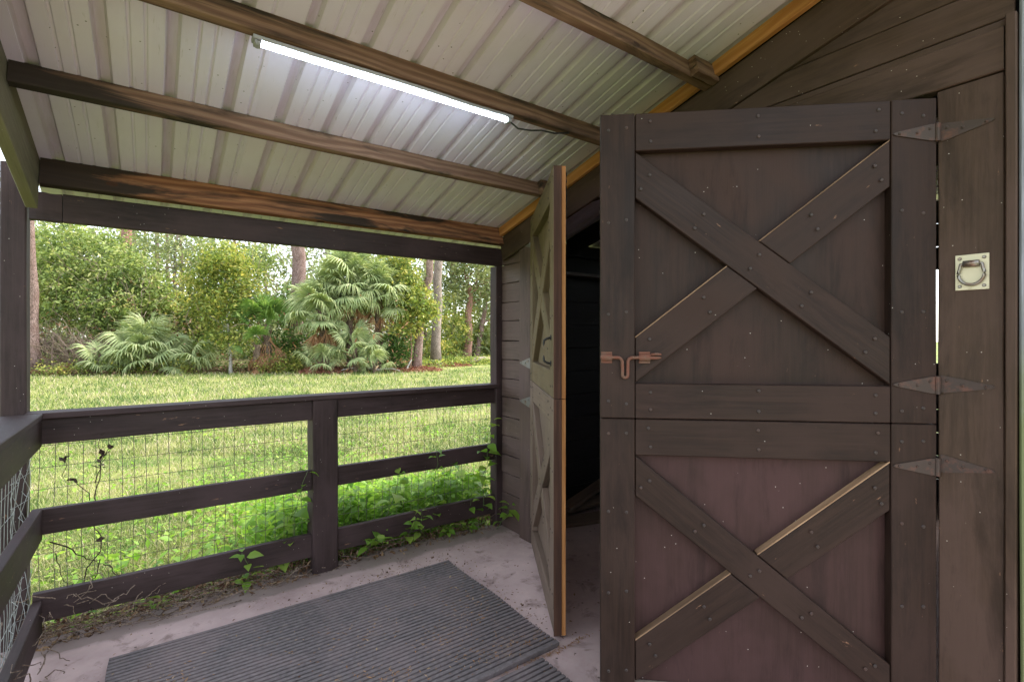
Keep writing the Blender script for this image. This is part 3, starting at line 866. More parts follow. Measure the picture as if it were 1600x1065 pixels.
# tie ring plate on the jamb
ring = thing('tie_ring', 'pale square plate with a folding steel ring on right jamb', 'tie ring', (XW + .004, .44, 1.552))
def ring_parts():
    Mf = Matrix(((0, -1, 0, XW + .004), (-1, 0, 0, .44), (0, 0, 1, 1.608), (0, 0, 0, 1)))
    prism('plate', [(-.0405, -.056), (.0405, -.056), (.0405, .056), (-.0405, .056)], .0005, .004, Mf, M['brass'], ring, bev=.001)
    nails([(-.029, -.044), (.029, -.044), (-.029, .044), (.029, .044)], .004, Mf, ring, .0055, 'steel')
    w = NP(); w.tube([(-.019, .012, .026), (.019, .012, .026)], .0105, 12)
    obj('lug', w.mesh('lug', M['steel'], True), ring, Mf)
    w = NP(); a = np.linspace(R(-28), R(208), 22)
    P = np.stack([.031 * np.cos(-a), np.full(22, .012), -.006 + .034 * np.sin(-a)], 1)
    P = np.concatenate([[(.012, .012, .026), (.026, .012, .024)], P, [(-.026, .012, .024), (-.012, .012, .026)]])
    w.tube(P, .0045, 8)
    obj('ring', w.mesh('ring', M['steel'], True), ring, Mf)
ring_parts()

# ------------------------------------------------------------------ LED batten under the third purlin
lt = thing('shop_light', 'lit white LED tube light fixed under a roof purlin', 'light', (.83, 1.87, 2.42))
zl = mz(1.856) - .095
yl = 1.868
box('housing', (.275, yl - .022, zl - .016), (1.334, yl + .022, zl - .002), M['fixture'], lt)
def led():
    bm = bmesh.new()
    n = 12; rings = []
    for x in (.300, 1.312):
        rings.append([bm.verts.new((x, yl + .004 + .008 * math.cos(a), zl - .0225 + .006 * math.sin(a))) for a in np.arange(n) * 2 * np.pi / n])
    for k in range(n): bm.faces.new((rings[0][k], rings[0][(k + 1) % n], rings[1][(k + 1) % n], rings[1][k]))
    bm.faces.new(rings[0][::-1]); bm.faces.new(rings[1]); bmesh.ops.recalc_face_normals(bm, faces=bm.faces)
    bm_obj('tube', bm, M['led'], lt)
    for x in (.290, 1.322): box('end_cap', (x - .010, yl - .014, zl - .031), (x + .010, yl + .020, zl - .0165), M['fixture'], lt, along=0)
    w = NP(); w.tube([(1.33, yl, zl - .024), (1.37, yl - .01, zl - .05), (1.44, yl - .02, zl - .045), (1.50, yl - .02, zl - .03), (1.58, yl - .02, zl - .025), (1.68, yl - .01, zl + .004)], .004, 6)
    obj('cable', w.mesh('cable', M['cable'], True), lt)
led()

# ------------------------------------------------------------------ rubber mats
def mat(label, x0, x1, y0, y1, name='rubber_mat', H=.020, pitch=.0262, skew=0.0):
    n = int(round((y1 - y0) / pitch)); pitch = (y1 - y0) / n
    prof = []
    for i in range(n):
        y = y0 + pitch * i; b = .0075
        if i == 0: prof += [(y, 0.001), (y, H - .002), (y + .002, H)]
        else: prof += [(y + b, H - .016), (y + b + .0015, H)]
        if i == n - 1: prof += [(y + pitch - .002, H), (y + pitch, H - .002), (y + pitch, .001)]
        else: prof += [(y + pitch - .0015, H), (y + pitch, H - .016)]
    pr = np.array(prof); m = len(pr); xs = np.linspace(x0, x1, 9); V = []
    for x in xs:
        wv = .0025 * np.sin(x * 3.1 + pr[:, 0] * 2) * (pr[:, 1] > .002)
        V.append(np.stack([x + .006 * np.sin(pr[:, 0] * 9) * (abs(x - x1) < .01 or abs(x - x0) < .01), pr[:, 0], pr[:, 1] + np.abs(wv) ], 1))
    V = np.concatenate(V); a, b = np.meshgrid(np.arange(8), np.arange(m - 1), indexing='ij'); q = (a * m + b).ravel()
    F = np.stack([q, q + m, q + m + 1, q + 1], 1)
    caps = np.array([np.arange(m)[::-1], np.arange(m) + 8 * m])
    o = obj(name, np_mesh(name, V, [F, caps], M['rubber']))
    return tag(o, label, 'mat', 'rubber floor mats')
mat('large ribbed black rubber mat covering the porch concrete', -.145, 1.505, 1.728, 2.772)
mat('smaller ribbed rubber mat at the bottom edge nearer the camera', -.28, 1.37, .50, 1.688)

# ------------------------------------------------------------------ loose things in the stall
for i, (x0, y0, x1, y1, zz, w_) in enumerate([(2.35, 2.86, 3.3, 2.60, .03, .12), (2.30, 2.95, 3.5, 2.92, .06, .10), (2.5, 2.80, 3.1, 2.98, .135, .09)]):
    tag(plank('loose_plank', (x0, y0, zz), (x1, y1, zz + .03 * i), w_, .03, (0, 1, .2), M['grey_paint']),
        ['old loose plank lying lowest on the dark stall floor', 'old loose plank lying along the back of the dark stall', 'old loose plank lying across the others in the dark stall'][i], 'plank', 'loose planks in the stall')

# ------------------------------------------------------------------ vegetation helpers
def leaf_quads(C, size, rg, up=.4, aspect=.5):
    """a diamond leaf at every centre"""
    n = len(C)
    L = size * (.5 + rg.beta(1.6, 3.0, n) * 1.5)[:, None]
    nrm = rg.normal(size=(n, 3)); nrm[:, 2] = np.abs(nrm[:, 2]) + up; nrm /= np.linalg.norm(nrm, axis=1)[:, None]
    t = rg.normal(size=(n, 3)); a = np.cross(nrm, t); a /= np.linalg.norm(a, axis=1)[:, None] + 1e-9
    b = np.cross(nrm, a)
    a[:, 2] -= .25
    V = np.stack([C - a * L * .5, C + b * L * aspect * .5 + nrm * L * .06, C + a * L * .5, C - b * L * aspect * .5 + nrm * L * .06], 1).reshape(-1, 3)
    F = np.arange(4 * n).reshape(-1, 4)
    return V, F

def clump_points(blobs, rg, per=26, sig=.2):
    """blobs: (x,y,z,rx,rz,count): leaf clumps spread through ellipsoids, denser outside"""
    out = []; cl = []
    for (x, y, z, rx, rz, cnt) in blobs:
        nc = max(3, int(cnt / per))
        d = rg.normal(size=(nc, 3)); d /= np.linalg.norm(d, axis=1)[:, None]
        rad = rg.uniform(.25, 1, nc)[:, None] ** .5
        c = np.array([x, y, z]) + d * rad * np.array([rx, rx, rz])
        c += rg.normal(size=c.shape) * .12 * rx
        k = rg.randint(int(per * .5), int(per * 1.5), nc)
        s = sig * rg.uniform(.6, 1.5, nc)
        idx = np.repeat(np.arange(nc), k)
        p = c[idx] + rg.normal(size=(len(idx), 3)) * s[idx][:, None] * np.array([1, 1, .75])
        tint = np.clip(rg.uniform(.02, .85, nc)[idx] + rg.normal(size=len(idx)) * .17, 0, 1)
        out.append(p); cl.append(tint)
    return np.concatenate(out), np.concatenate(cl)

def curve_path(p0, p1, n, rg, wob=.05, bow=None):
    t = np.linspace(0, 1, n)[:, None]
    P = np.asarray(p0) * (1 - t) + np.asarray(p1) * t
    L = np.linalg.norm(np.asarray(p1) - np.asarray(p0))
    w = np.cumsum(rg.normal(size=(n, 3)), 0); w -= w[0]; w -= t * w[-1]
    P = P + w * wob * L / math.sqrt(n)
    if bow is not None: P = P + np.sin(t * np.pi) * np.asarray(bow)
    return P

def tree(name, label, cat, base, top, r0, r1, blobs, leaf, barkm, size=.13, seed=1, group=None, per=26, sig=.22, wob=.03, limbs=True, extra=None, aspect=.5, dens=1.9):
    rg = np.random.RandomState(seed)
    base = np.asarray(base, float)
    t = thing(name, label, cat, tuple(base), 0, group)
    n = 12
    P = curve_path((0, 0, -.1), np.asarray(top, float) - base, n, rg, wob)
    w = NP(); rad = np.linspace(r0, r1, n); rad[0] *= 1.35; rad[1] *= 1.08
    w.tube(P, rad, 12)
    obj('trunk', w.mesh('trunk', M[barkm], True), t, Matrix.Translation(tuple(base)))
    if blobs:
        if limbs:
            w = NP()
            for (x, y, z, rx, rz, c) in blobs:
                q = np.array([x, y, z]) - base
                k = int(np.clip(np.searchsorted(P[:, 2], q[2] - rz * .7 - .3 * np.linalg.norm(q[:2])), 1, n - 2))
                pp = curve_path(P[k], q, 8, rg, .12)
                w.tube(pp, np.linspace(max(.012, rad[k] * .45), .012, 8), 6)
                for j in range(max(2, int(rx * 4))):
                    e = q + rg.normal(size=3) * np.array([rx, rx, rz]) * .55
                    s0 = pp[rg.randint(3, 8)]
                    w.tube(curve_path(s0, e, 6, rg, .15), np.linspace(max(.008, rad[k] * .16), .005, 6), 5)
            if extra: extra(w, rg)
            obj('branch', w.mesh('branch', M[barkm], True), t, Matrix.Translation(tuple(base)))
        C, tint = clump_points([(a, b, c, d, e, n * dens) for a, b, c, d, e, n in blobs], rg, per, sig)
        keep = C[:, 2] > GZ + .05
        C = C[keep] - base; tint = tint[keep]
        V, F = leaf_quads(C, size, rg, aspect=aspect)
        obj('crown', np_mesh('crown', V, F, M[leaf], tint), t, Matrix.Translation(tuple(base)))
    return t

def B(x, y_px, d, rx, rz, cnt):
    """a foliage mass seen at bearing px(x), centred at the height of y_px at distance d"""
    p = spot(px(x), d); z = 1.4 + (528 - y_px) / 785 * d
    return (p[0], p[1], z, rx, rz, cnt)
def H(x, y_px, d):
    p = spot(px(x), d); return np.array([p[0], p[1], 1.4 + (528 - y_px) / 785 * d])

def pine_crown(x, d, z, r, cnt, seed):
    rg = np.random.RandomState(seed); p = spot(px(x), d); out = []
    for i in range(7):
        a = rg.uniform(0, 6.28); rr = r * rg.uniform(.2, 1)
        out.append((p[0] + rr * math.cos(a), p[1] + rr * math.sin(a), z + rg.uniform(-1.5, 1.8), r * .45, r * .3, cnt / 7))
    return out

# ---- big pines near the edge of the wood
PG = 'pines at the edge of the wood'
tree('pine_tree', 'leaning pine trunk just right of the porch corner post', 'pine tree', spot(px(56), 21), H(66, 90, 21), .19, .12, pine_crown(66, 21, 12.6, 2.5, 900, 1), 'leaf_grey', 'pine_bark', .2, 31, PG, aspect=.2)
tree('pine_tree', 'reddish pine trunk rising behind the viny thicket', 'pine tree', spot(px(176), 27), H(186, 40, 27), .27, .2, pine_crown(188, 27, 17, 3, 900, 2), 'leaf_grey', 'red_bark', .2, 32, PG, aspect=.2)
tree('pine_tree', 'thickest pine trunk, standing left of the big fan palm', 'pine tree', spot(px(462), 24.5), H(468, 60, 24.5), .36, .26, pine_crown(468, 24.5, 16, 3, 900, 3), 'leaf_grey', 'pine_bark', .2, 33, PG, aspect=.2)
tree('pine_tree', 'slanting slim pine trunk just right of the fan palm', 'pine tree', spot(px(650), 23.5), H(681, 250, 23.5), .2, .13, pine_crown(686, 23.5, 10.6, 2, 700, 4), 'leaf_grey', 'pine_bark', .2, 34, PG, aspect=.2)
tree('pine_tree', 'straight grey pine trunk second to the right of the fan palm', 'pine tree', spot(px(681), 27), H(688, 200, 27), .25, .17, pine_crown(688, 27, 13.4, 2.4, 700, 5), 'leaf_grey', 'grey_bark', .2, 35, PG, aspect=.2)
# ---- oaks on the right, farther back
tree('oak_tree', 'brown forked oak at right with thin grey green crown', 'oak tree', spot(px(728), 33), H(733, 445, 33), .28, .17,
     [B(700, 425, 33, 1.5, 1.2, 1500), B(735, 400, 33, 2.0, 1.5, 2200), B(765, 430, 33, 1.4, 1.1, 1400), B(722, 452, 33, 1.0, .7, 700), B(752, 462, 33.5, .9, .6, 500), B(700, 370, 34, 2, 1.6, 1200), B(770, 360, 34, 2.2, 1.6, 1200)], 'leaf_far', 'red_bark', .2, 36, 'oaks at the right of the view', sig=.34, dens=.9)
tree('oak_tree', 'slanting oak trunk rightmost beside the porch post', 'oak tree', spot(px(745), 35), H(762, 440, 35), .2, .12,
     [B(765, 450, 35, 1.2, 1.0, 900), B(785, 420, 35, 1.8, 1.5, 1300), B(800, 470, 36, 1.8, 1.4, 900)], 'leaf_far', 'pine_bark', .2, 37, 'oaks at the right of the view', sig=.34, dens=.9)

# ---- viny thicket on the left
tree('viny_thicket', 'tall bright green thicket smothered in vines at the left', 'thicket', spot(px(160), 24), H(165, 420, 24), .12, .05,
     [B(80, 440, 23.5, 1.5, 1.7, 2600), B(140, 400, 24, 1.7, 1.5, 2900), B(120, 470, 23, 1.6, 1.6, 2600), B(200, 430, 23.6, 1.3, 1.2, 2200), B(185, 480, 22.8, 1.4, 1.1, 2000),
      B(228, 450, 23.4, .9, .8, 1200), B(90, 380, 25, 1.5, 1.0, 1300), B(60, 490, 23.5, 1.1, .8, 700), B(245, 478, 23.2, .8, .6, 700), B(160, 505, 23.0, 1.1, .7, 700), B(40, 420, 24.5, 1.4, 2.0, 1800)], 'leaf_mid', 'grey_bark', .15, 41)
tree('viny_thicket', 'lower yellow green thicket behind the palmetto', 'thicket', spot(px(262), 24.6), H(265, 470, 24.6), .08, .03,
     [B(250, 490, 24.4, 1.2, .8, 1300), B(285, 500, 24, .9, .9, 1100), B(225, 500, 24.2, 1.1, .8, 1000), B(300, 535, 23.4, .8, .7, 700), B(268, 470, 24.8, .7, .5, 450)], 'leaf_yellow', 'grey_bark', .15, 42)
tree('young_tree', 'slender young tree with pale thin trunk and yellow green leaves', 'tree', spot(px(361), 21.6), H(354, 430, 21.6), .07, .03,
     [B(352, 410, 21.7, .85, .75, 1500), B(325, 440, 21.8, .8, .9, 1300), B(380, 440, 21.8, .8, .9, 1300), B(352, 470, 21.6, 1.0, .7, 1400), B(318, 485, 21.9, .6, .8, 800), B(385, 485, 21.8, .7, .7, 900), B(340, 520, 21.6, .8, .5, 650), B(375, 530, 21.4, .6, .5, 500)], 'leaf_yellow', 'white_bark', .13, 43)
tree('young_tree', 'leafy green sapling behind the slender pale trunk', 'tree', spot(px(330), 24.5), H(325, 440, 24.5), .07, .03,
     [B(310, 500, 24.3, 1.1, 1.0, 1400), B(345, 500, 24.4, 1.1, 1.0, 1200), B(320, 540, 23.8, 1.0, .7, 800), B(395, 410, 25, .9, .7, 700)], 'leaf_mid', 'grey_bark', .14, 44)
tree('vine_shrub', 'bright lime vine hanging on the slanting pine right of the palm', 'shrub', spot(px(640), 23.2), H(642, 440, 23.2), .05, .02,
     [B(632, 440, 23.3, .8, .8, 1300), B(650, 470, 23.1, .9, .7, 1300), B(622, 412, 23.8, .9, .6, 900), B(640, 505, 23, .7, .5, 700), B(665, 488, 23.2, .5, .4, 400), B(615, 460, 23.6, .6, .9, 700)], 'leaf_yellow', 'red_bark', .15, 45)
tree('ivy_shrub', 'dark ivy and shrub climbing the foot of the thick pine', 'shrub', spot(px(452), 23.8), H(455, 470, 23.8), .05, .02,
     [B(448, 480, 24, .6, 1.0, 900), B(440, 540, 23.2, .8, .8, 900), B(470, 540, 23.4, .6, .9, 700), B(428, 560, 22.6, .8, .4, 600)], 'leaf_dark', 'twig', .13, 46, limbs=False)
tree('low_shrub', 'small leafy shrub with yellow leaves at the lawn edge under pine', 'shrub', spot(px(445), 21.6), H(447, 555, 21.6), .02, .01,
     [B(445, 566, 21.7, .6, .35, 600), B(425, 570, 21.6, .5, .25, 350), B(470, 572, 21.9, .5, .22, 250)], 'leaf_yellow', 'twig', .1, 47)
tree('low_shrub', 'dark undergrowth shrub below the right side of the fan palm', 'shrub', spot(px(600), 23.4), H(600, 545, 23.4), .03, .01,
     [B(600, 545, 23.6, .9, .7, 1300), B(625, 555, 23.4, .7, .5, 800), B(570, 555, 23.6, .7, .5, 800), B(620, 530, 24, .9, .5, 700)], 'leaf_dark', 'twig', .11, 48)
tree('low_shrub', 'low bright shrub sprinkled with yellow leaves in front of palmetto', 'shrub', spot(px(205), 20.9), H(205, 560, 20.9), .02, .01,
     [B(200, 576, 20.9, .5, .3, 350), B(232, 572, 21, .45, .35, 350), B(140, 578, 20.6, .6, .25, 300), B(283, 575, 21.2, .5, .25, 300), B(90, 578, 20.4, .7, .3, 350)], 'leaf_yellow', 'twig', .1, 49)
tree('low_shrub', 'light green understory shrub between the right hand trunks', 'shrub', spot(px(708), 32), H(708, 500, 32), .03, .01,
     [B(705, 520, 32, 1.2, 1.2, 1000), B(690, 545, 31, 1.3, .8, 900), B(765, 520, 36, 1.6, 1.5, 1300), B(740, 545, 37, 2.0, .8, 1100), B(715, 480, 37, 1.6, 1.6, 1000)], 'leaf_yellow', 'twig', .16, 50)

tree('broadleaf_tree', 'pale leafy tree behind the fan palm, beside the thick pine', 'tree', spot(px(505), 29), H(508, 330, 29), .14, .06,
     [B(430, 400, 29, 1.3, 1.1, 700), B(505, 395, 29, 1.4, 1.0, 800), B(555, 378, 30, 1.6, 1.1, 900), B(400, 440, 30, 1.1, 1.2, 600), B(500, 445, 29.5, 1.2, 1.2, 700), B(440, 355, 30, 1.6, 1.0, 600), B(520, 350, 30, 1.8, 1.0, 700), B(610, 385, 30, 1.5, 1.2, 900)], 'leaf_far', 'grey_bark', .17, 56, sig=.3, dens=1.0)
tree('broadleaf_tree', 'thin leafed tree filling the gap above the palmetto', 'tree', spot(px(285), 34), H(280, 300, 34), .14, .06,
     [B(215, 400, 34, 1.4, 1.3, 420), B(270, 385, 34, 1.5, 1.2, 420), B(320, 400, 34, 1.3, 1.2, 420), B(375, 390, 34, 1.5, 1.2, 600), B(285, 440, 34, 1.4, 1.4, 450), B(250, 350, 35, 2, 1.2, 450), B(330, 350, 35, 2, 1.2, 450), B(120, 365, 32, 2.2, 1.0, 800)], 'leaf_far', 'grey_bark', .19, 57, sig=.34, dens=1.0)

# dry tangle with bare twigs at the left
t = thing('dead_brush', 'tangle of bare grey twigs low at the left of palmetto', 'brush', tuple(spot(px(105), 21.6)))
w = NP(); rg = np.random.RandomState(61)
for i in range(330):
    a = H(rg.uniform(50, 175), rg.uniform(535, 588), rg.uniform(20.8, 22.8)); b = a + np.array([rg.normal() * .9, rg.normal() * .5, rg.uniform(-.1, 1.7)])
    w.tube(curve_path(a, b, 6, rg, .12), np.linspace(rg.uniform(.008, .022), .004, 6), 4)
w.tube(curve_path(H(84, 590, 21), H(82, 525, 21), 8, rg, .05), np.linspace(.045, .03, 8), 7)
w.tube(curve_path(H(84, 520, 21), H(128, 565, 21), 8, rg, .04), np.linspace(.035, .02, 8), 6)
obj('twig', w.mesh('twig', M['twig'], True), t)

w = NP(); rg = np.random.RandomState(63)
for i in range(150):
    x = rg.uniform(60, 420); a = H(x, rg.uniform(400, 560), rg.uniform(21.0, 22.6)); b = a + np.array([rg.normal() * .6, rg.normal() * .4, rg.normal() * .7])
    w.tube(curve_path(a, b, 7, rg, .16), np.linspace(rg.uniform(.006, .016), .004, 7), 4)
obj('hanging_vines', w.mesh('hanging_vines', M['twig'], True), kind='stuff')
n = 2600; x = rg.uniform(40, 640, n); d = rg.uniform(21.2, 24, n)
Pn = np.stack([H(a, b, c) for a, b, c in zip(x, 588 - 170 * rg.beta(1.1, 2.6, n), d)])
V, F = leaf_quads(Pn, .15, rg, up=.1, aspect=.4)
obj('withered_leaves', np_mesh('withered_leaves', V, F, M['frond_dead'], rg.uniform(0, 1, n)), kind='stuff')

# ---- palms
def fan_mesh(name, mat, seed, Rr=.62, n=34, droop=.35, spread=R(150), petiole=.7, tintbase=.45, wm=1.0):
    """fan leaf: petiole along +X, blade of folded segments radiating from its tip"""
    rg = np.random.RandomState(seed); w = NP()
    px_ = np.linspace(0, petiole, 6)
    w.tube(np.stack([px_, 0 * px_, .10 * np.sin(px_ / petiole * 1.5)], 1), np.linspace(.018, .010, 6), 5, .55)
    o = np.array([petiole, 0, .10])
    for i in range(n):
        a = -spread + 2 * spread * i / (n - 1) + rg.uniform(-.03, .03)
        L = Rr * (.72 + .28 * math.cos(a * .6)) * rg.uniform(.86, 1.06)
        d = np.array([math.cos(a), math.sin(a), 0]); s = np.array([-d[1], d[0], 0])
        u = np.array([0, .3, .55, .78, 1.]); wd = np.array([.006, .026, .026, .016, .002]) * (Rr / .62) * wm
        dr = droop * rg.uniform(.6, 1.5)
        z = .16 * u * math.cos(a) - dr * L * np.clip(u - .45, 0, 1) ** 2 * 3.2 - .10 * abs(math.sin(a)) * u
        ctr = o + d * (L * u * (1 - .18 * np.clip(u - .5, 0, 1)))[:, None]; ctr[:, 2] += z
        f = .012 * (1 if i % 2 else -1)
        Lf = ctr + s * wd[:, None]; Rg = ctr - s * wd[:, None]; mid = ctr + np.array([0, 0, .014])
        V = np.concatenate([Lf, mid, Rg]); k = np.arange(4)
        F = np.concatenate([np.stack([k, k + 1, k + 6, k + 5], 1), np.stack([k + 5, k + 6, k + 11, k + 10], 1)])
        w.add(V, F, np.clip(tintbase + rg.normal() * .16 + (.2 if rg.rand() < .1 else 0), 0, 1))
    return w.mesh(name, mat)

FAN = [fan_mesh('frond', M['frond'], 70 + i, .66, 34, .30 + .12 * i, R(140 + 6 * i), .75, .52 + .06 * i) for i in range(3)]
FAND = [fan_mesh('dead_frond', M['frond_dead'], 80 + i, .80, 12, .2, R(34), .5, .45, .42) for i in range(2)]
FANY = [fan_mesh('frond', M['frond_bright'], 90 + i, .62, 30, .2, R(95), .7, .45) for i in range(2)]
def palm(name, label, cat, base, h, n, seed, group, sc=1.0, dead=0, meshes=None, e_lo=-35, e_hi=80, lean=(0, 0), tr=.16, tint=0):
    rg = np.random.RandomState(seed); base = np.asarray(base, float)
    t = thing(name, label, cat, tuple(base), 0, group)
    top = np.array([lean[0], lean[1], h])
    w = NP(); w.tube(curve_path((0, 0, -.1), top, 10, rg, .02), np.linspace(tr, tr * .85, 10), 12)
    for i in range(int(h / .09)):             # old leaf bases stand out round the trunk
        a = i * 2.4; z = .05 + i * .09; c = top * (z / h); 
        if z < h: w.tube([c + np.array([math.cos(a), math.sin(a), 0]) * tr * .8, c + np.array([math.cos(a), math.sin(a), 1.1]) * tr * 1.25], [.04, .02], 5)
    obj('trunk', w.mesh('trunk', M['palm_trunk']), t, Matrix.Translation(tuple(base)))
    for i in range(n + dead):
        isd = i >= n
        az = i * 2.39996 + rg.uniform(-.3, .3)
        f = (i + .5) / n
        el = R(rg.uniform(-86, -48)) if isd else R(e_hi + (e_lo - e_hi) * f ** .8 + rg.uniform(-8, 8))
        ms = FAND[i % 2] if isd else (meshes or FAN)[i % len(meshes or FAN)]
        s = sc * rg.uniform(.82, 1.15)
        Mx = Matrix.Translation(tuple(base + top - np.array([0, 0, .25 * f + (.25 if isd else 0)]))) @ Matrix.Rotation(az, 4, 'Z') @ Matrix.Rotation(-el, 4, 'Y') @ Matrix.Rotation(rg.uniform(-.5, .5), 4, 'X') @ Matrix.Scale(s, 4)
        obj('dead_frond' if isd else 'frond', ms, t, Mx)
    return t
PALM = 'cabbage palms at the wood edge'
palm('fan_palm', 'large silvery green fan palm, tallest in the wood edge', 'palm tree', spot(px(548), 22.6), 3.95, 58, 101, PALM, 1.36, 8)
palm('fan_palm', 'fan palm standing close to the right of the tallest one', 'palm tree', spot(px(592), 22.9), 3.6, 46, 102, PALM, 1.22, 6, tr=.15)
palm('fan_palm', 'fan palm leaning left in front of the tallest one', 'palm tree', spot(px(512), 22.2), 2.75, 38, 103, PALM, 1.22, 10, lean=(-.3, 0), tr=.15)
palm('fan_palm', 'low drooping fan palm seedling under the tallest palm', 'palm tree', spot(px(555), 21.9), 1.1, 16, 104, PALM, 1.0, 4, e_lo=-30, tr=.1)
palm('fan_palm', 'small fan palm sprouting near the ground below the leaning palm', 'palm tree', spot(px(500), 21.7), .5, 8, 105, PALM, .9, 2, e_lo=-5, e_hi=70, tr=.08)
palm('fan_palm', 'small sparse fan palm nearest the slanting pine foot', 'palm tree', spot(px(585), 21.7), .45, 7, 106, PALM, .8, 3, e_lo=-5, e_hi=65, tr=.08)
palm('young_palm', 'upright bright green palm hung with rust coloured dead fronds', 'palm tree', spot(px(418), 21.9), 2.1, 18, 107, 'young palms', 1.2, 20, FANY, e_lo=25, e_hi=85, tr=.17)
palm('young_palm', 'palm clump of rust brown dead fronds left of the upright palm', 'palm tree', spot(px(402), 21.5), 1.25, 5, 111, 'young palms', 1.0, 18, FANY, e_lo=5, e_hi=60, tr=.15)
palm('palmetto', 'wide low palmetto clump in front of the viny thicket', 'palmetto', spot(px(232), 21.4), .95, 40, 108, 'palmettos', 1.3, 5, e_lo=-18, e_hi=78, tr=.16)
palm('palmetto', 'smaller blue green palmetto right of the wide clump', 'palmetto', spot(px(300), 21.6), .6, 13, 109, 'palmettos', 1.05, 2, e_lo=-10, e_hi=60, tr=.12)
palm('palmetto', 'palmetto leaves low at the left of the wide clump', 'palmetto', spot(px(172), 21.2), .4, 12, 112, 'palmettos', 1.1, 2, e_lo=-5, e_hi=55, tr=.12)
palm('palmetto', 'dark palmetto far back between the right hand oak trunks', 'palmetto', spot(px(741), 36), 1.3, 16, 110, 'palmettos', 1.3, 0, e_lo=-10, e_hi=70, tr=.14)

# ---- fallen wood, straw heaps along the edge
def log(label, a, b, r, m='twig', seed=1, cat='fallen branch'):
    w = NP(); rg = np.random.RandomState(seed)
    w.tube(curve_path(a, b, 8, rg, .06), np.linspace(r, r * .5, 8), 7)
    tag(obj('fallen_branch', w.mesh('fallen_branch', M[m], True)), label, cat, 'fallen branches')
log('pale fallen branch lying long and flat under the fan palms', H(505, 583, 21.4), H(560, 572, 22), .035, 'white_bark', 1)
log('pale fallen branch lying right of the fan palm foot', H(575, 574, 22), H(625, 579, 22.3), .04, 'white_bark', 2)
log('pale crooked dead branch arching beside the rust coloured fronds', H(392, 510, 21.8), H(423, 553, 22), .03, 'white_bark', 3)
log('short pale branch propped against the slanting pine foot', H(634, 580, 22.8), H(643, 562, 23.1), .05, 'white_bark', 4)
log('grey mossy log on the lawn edge at far right', H(735, 566, 29), H(790, 561, 33), .16, 'grey_bark', 5)
def heap(label, x, d, rx, h, n, seed, m='straw'):
    rg = np.random.RandomState(seed); c = spot(px(x), d)
    a = rg.uniform(0, 6.283, n); r = np.sqrt(rg.rand(n))
    C = np.stack([c[0] + r * rx * np.cos(a), c[1] + r * rx * np.sin(a), GZ + .02 + h * (1 - r ** 1.5) * rg.uniform(.3, 1, n)], 1)
    V, F = leaf_quads(C, .22, rg, up=1.2, aspect=.16)
    tag(obj('straw_heap', np_mesh('straw_heap', V, F, M[m], rg.uniform(0, 1, n))), label, 'straw heap', 'heaps of pine straw')
heap('red brown heap of pine straw under the leaning fan palm', 504, 22, 1.1, .42, 1500, 1)
heap('flat red straw patch at the slanting pine foot', 652, 23.4, 1.2, .2, 1200, 2)
heap('flat straw patch on the lawn edge right of the pines', 700, 27.5, 1.3, .16, 900, 3)
heap('small tan heap of dead leaves at the far left lawn edge', 103, 20.6, .5, .5, 350, 4, 'frond_dead')

# ---- the wood behind: slim trunks one can tell apart, then one mass of foliage
BG_ = 'slim pines deep in the wood'
slim = [(22, 44, .16), (108, 46, .15), (208, 40, .13), (226, 48, .14), (248, 38, .17), (262, 44, .14), (286, 42, .16), (311, 52, .13), (338, 48, .14), (372, 45, .15), (402, 50, .15), (418, 42, .13),
        (505, 44, .15), (530, 52, .14), (612, 44, .17), (640, 48, .15), (668, 46, .16), (706, 50, .18), (775, 52, .16), (790, 46, .18)]
nm = ['behind the corner post', 'left in the thicket gap', 'left of the reddish pine top', 'right of the reddish pine top', 'brown and tallest in the sky gap', 'second in the sky gap', 'third in the sky gap', 'fourth in the sky gap',
      'left of the young tree top', 'right of the young tree top', 'left of the upright palm', 'over the upright palm', 'left above the fan palm', 'right above the fan palm', 'behind the second fan palm', 'behind the lime vine',
      'between the slanting and straight pines', 'left of the forked oak', 'between the oaks', 'by the porch post at right']
for (x, d, r), s_ in zip(slim, nm):
    sx = RND.uniform(-6, 6)
    tree('slim_pine', 'slim far pine trunk ' + s_, 'pine tree', spot(px(x), d), H(x + sx, 528 - 785 * 13 / d, d), r, r * .65, pine_crown(x + sx, d, 14, 2.2, 260, int(x) + 200), 'leaf_grey', 'pine_bark' if int(x) % 3 else 'red_bark', .35, int(x) + 300, BG_, limbs=False, sig=.5, aspect=.25)
# a bent oak limb crossing the sky gap
tree('bent_oak', 'dark crooked oak with arching bare limbs in the sky gap', 'oak tree', spot(px(330), 32), H(322, 470, 32), .16, .09,
     [B(240, 420, 32, 1.0, .6, 260), B(290, 405, 32, 1.2, .6, 320), B(205, 380, 33, 1.4, .9, 420), B(340, 400, 33, 1.2, .7, 420), B(255, 385, 33, 1.1, .6, 300), B(270, 470, 32, .6, .4, 120), B(305, 450, 32, .7, .5, 160), B(400, 395, 33, 1.3, .8, 420)], 'leaf_grey', 'vine_dark', .18, 51, sig=.3)

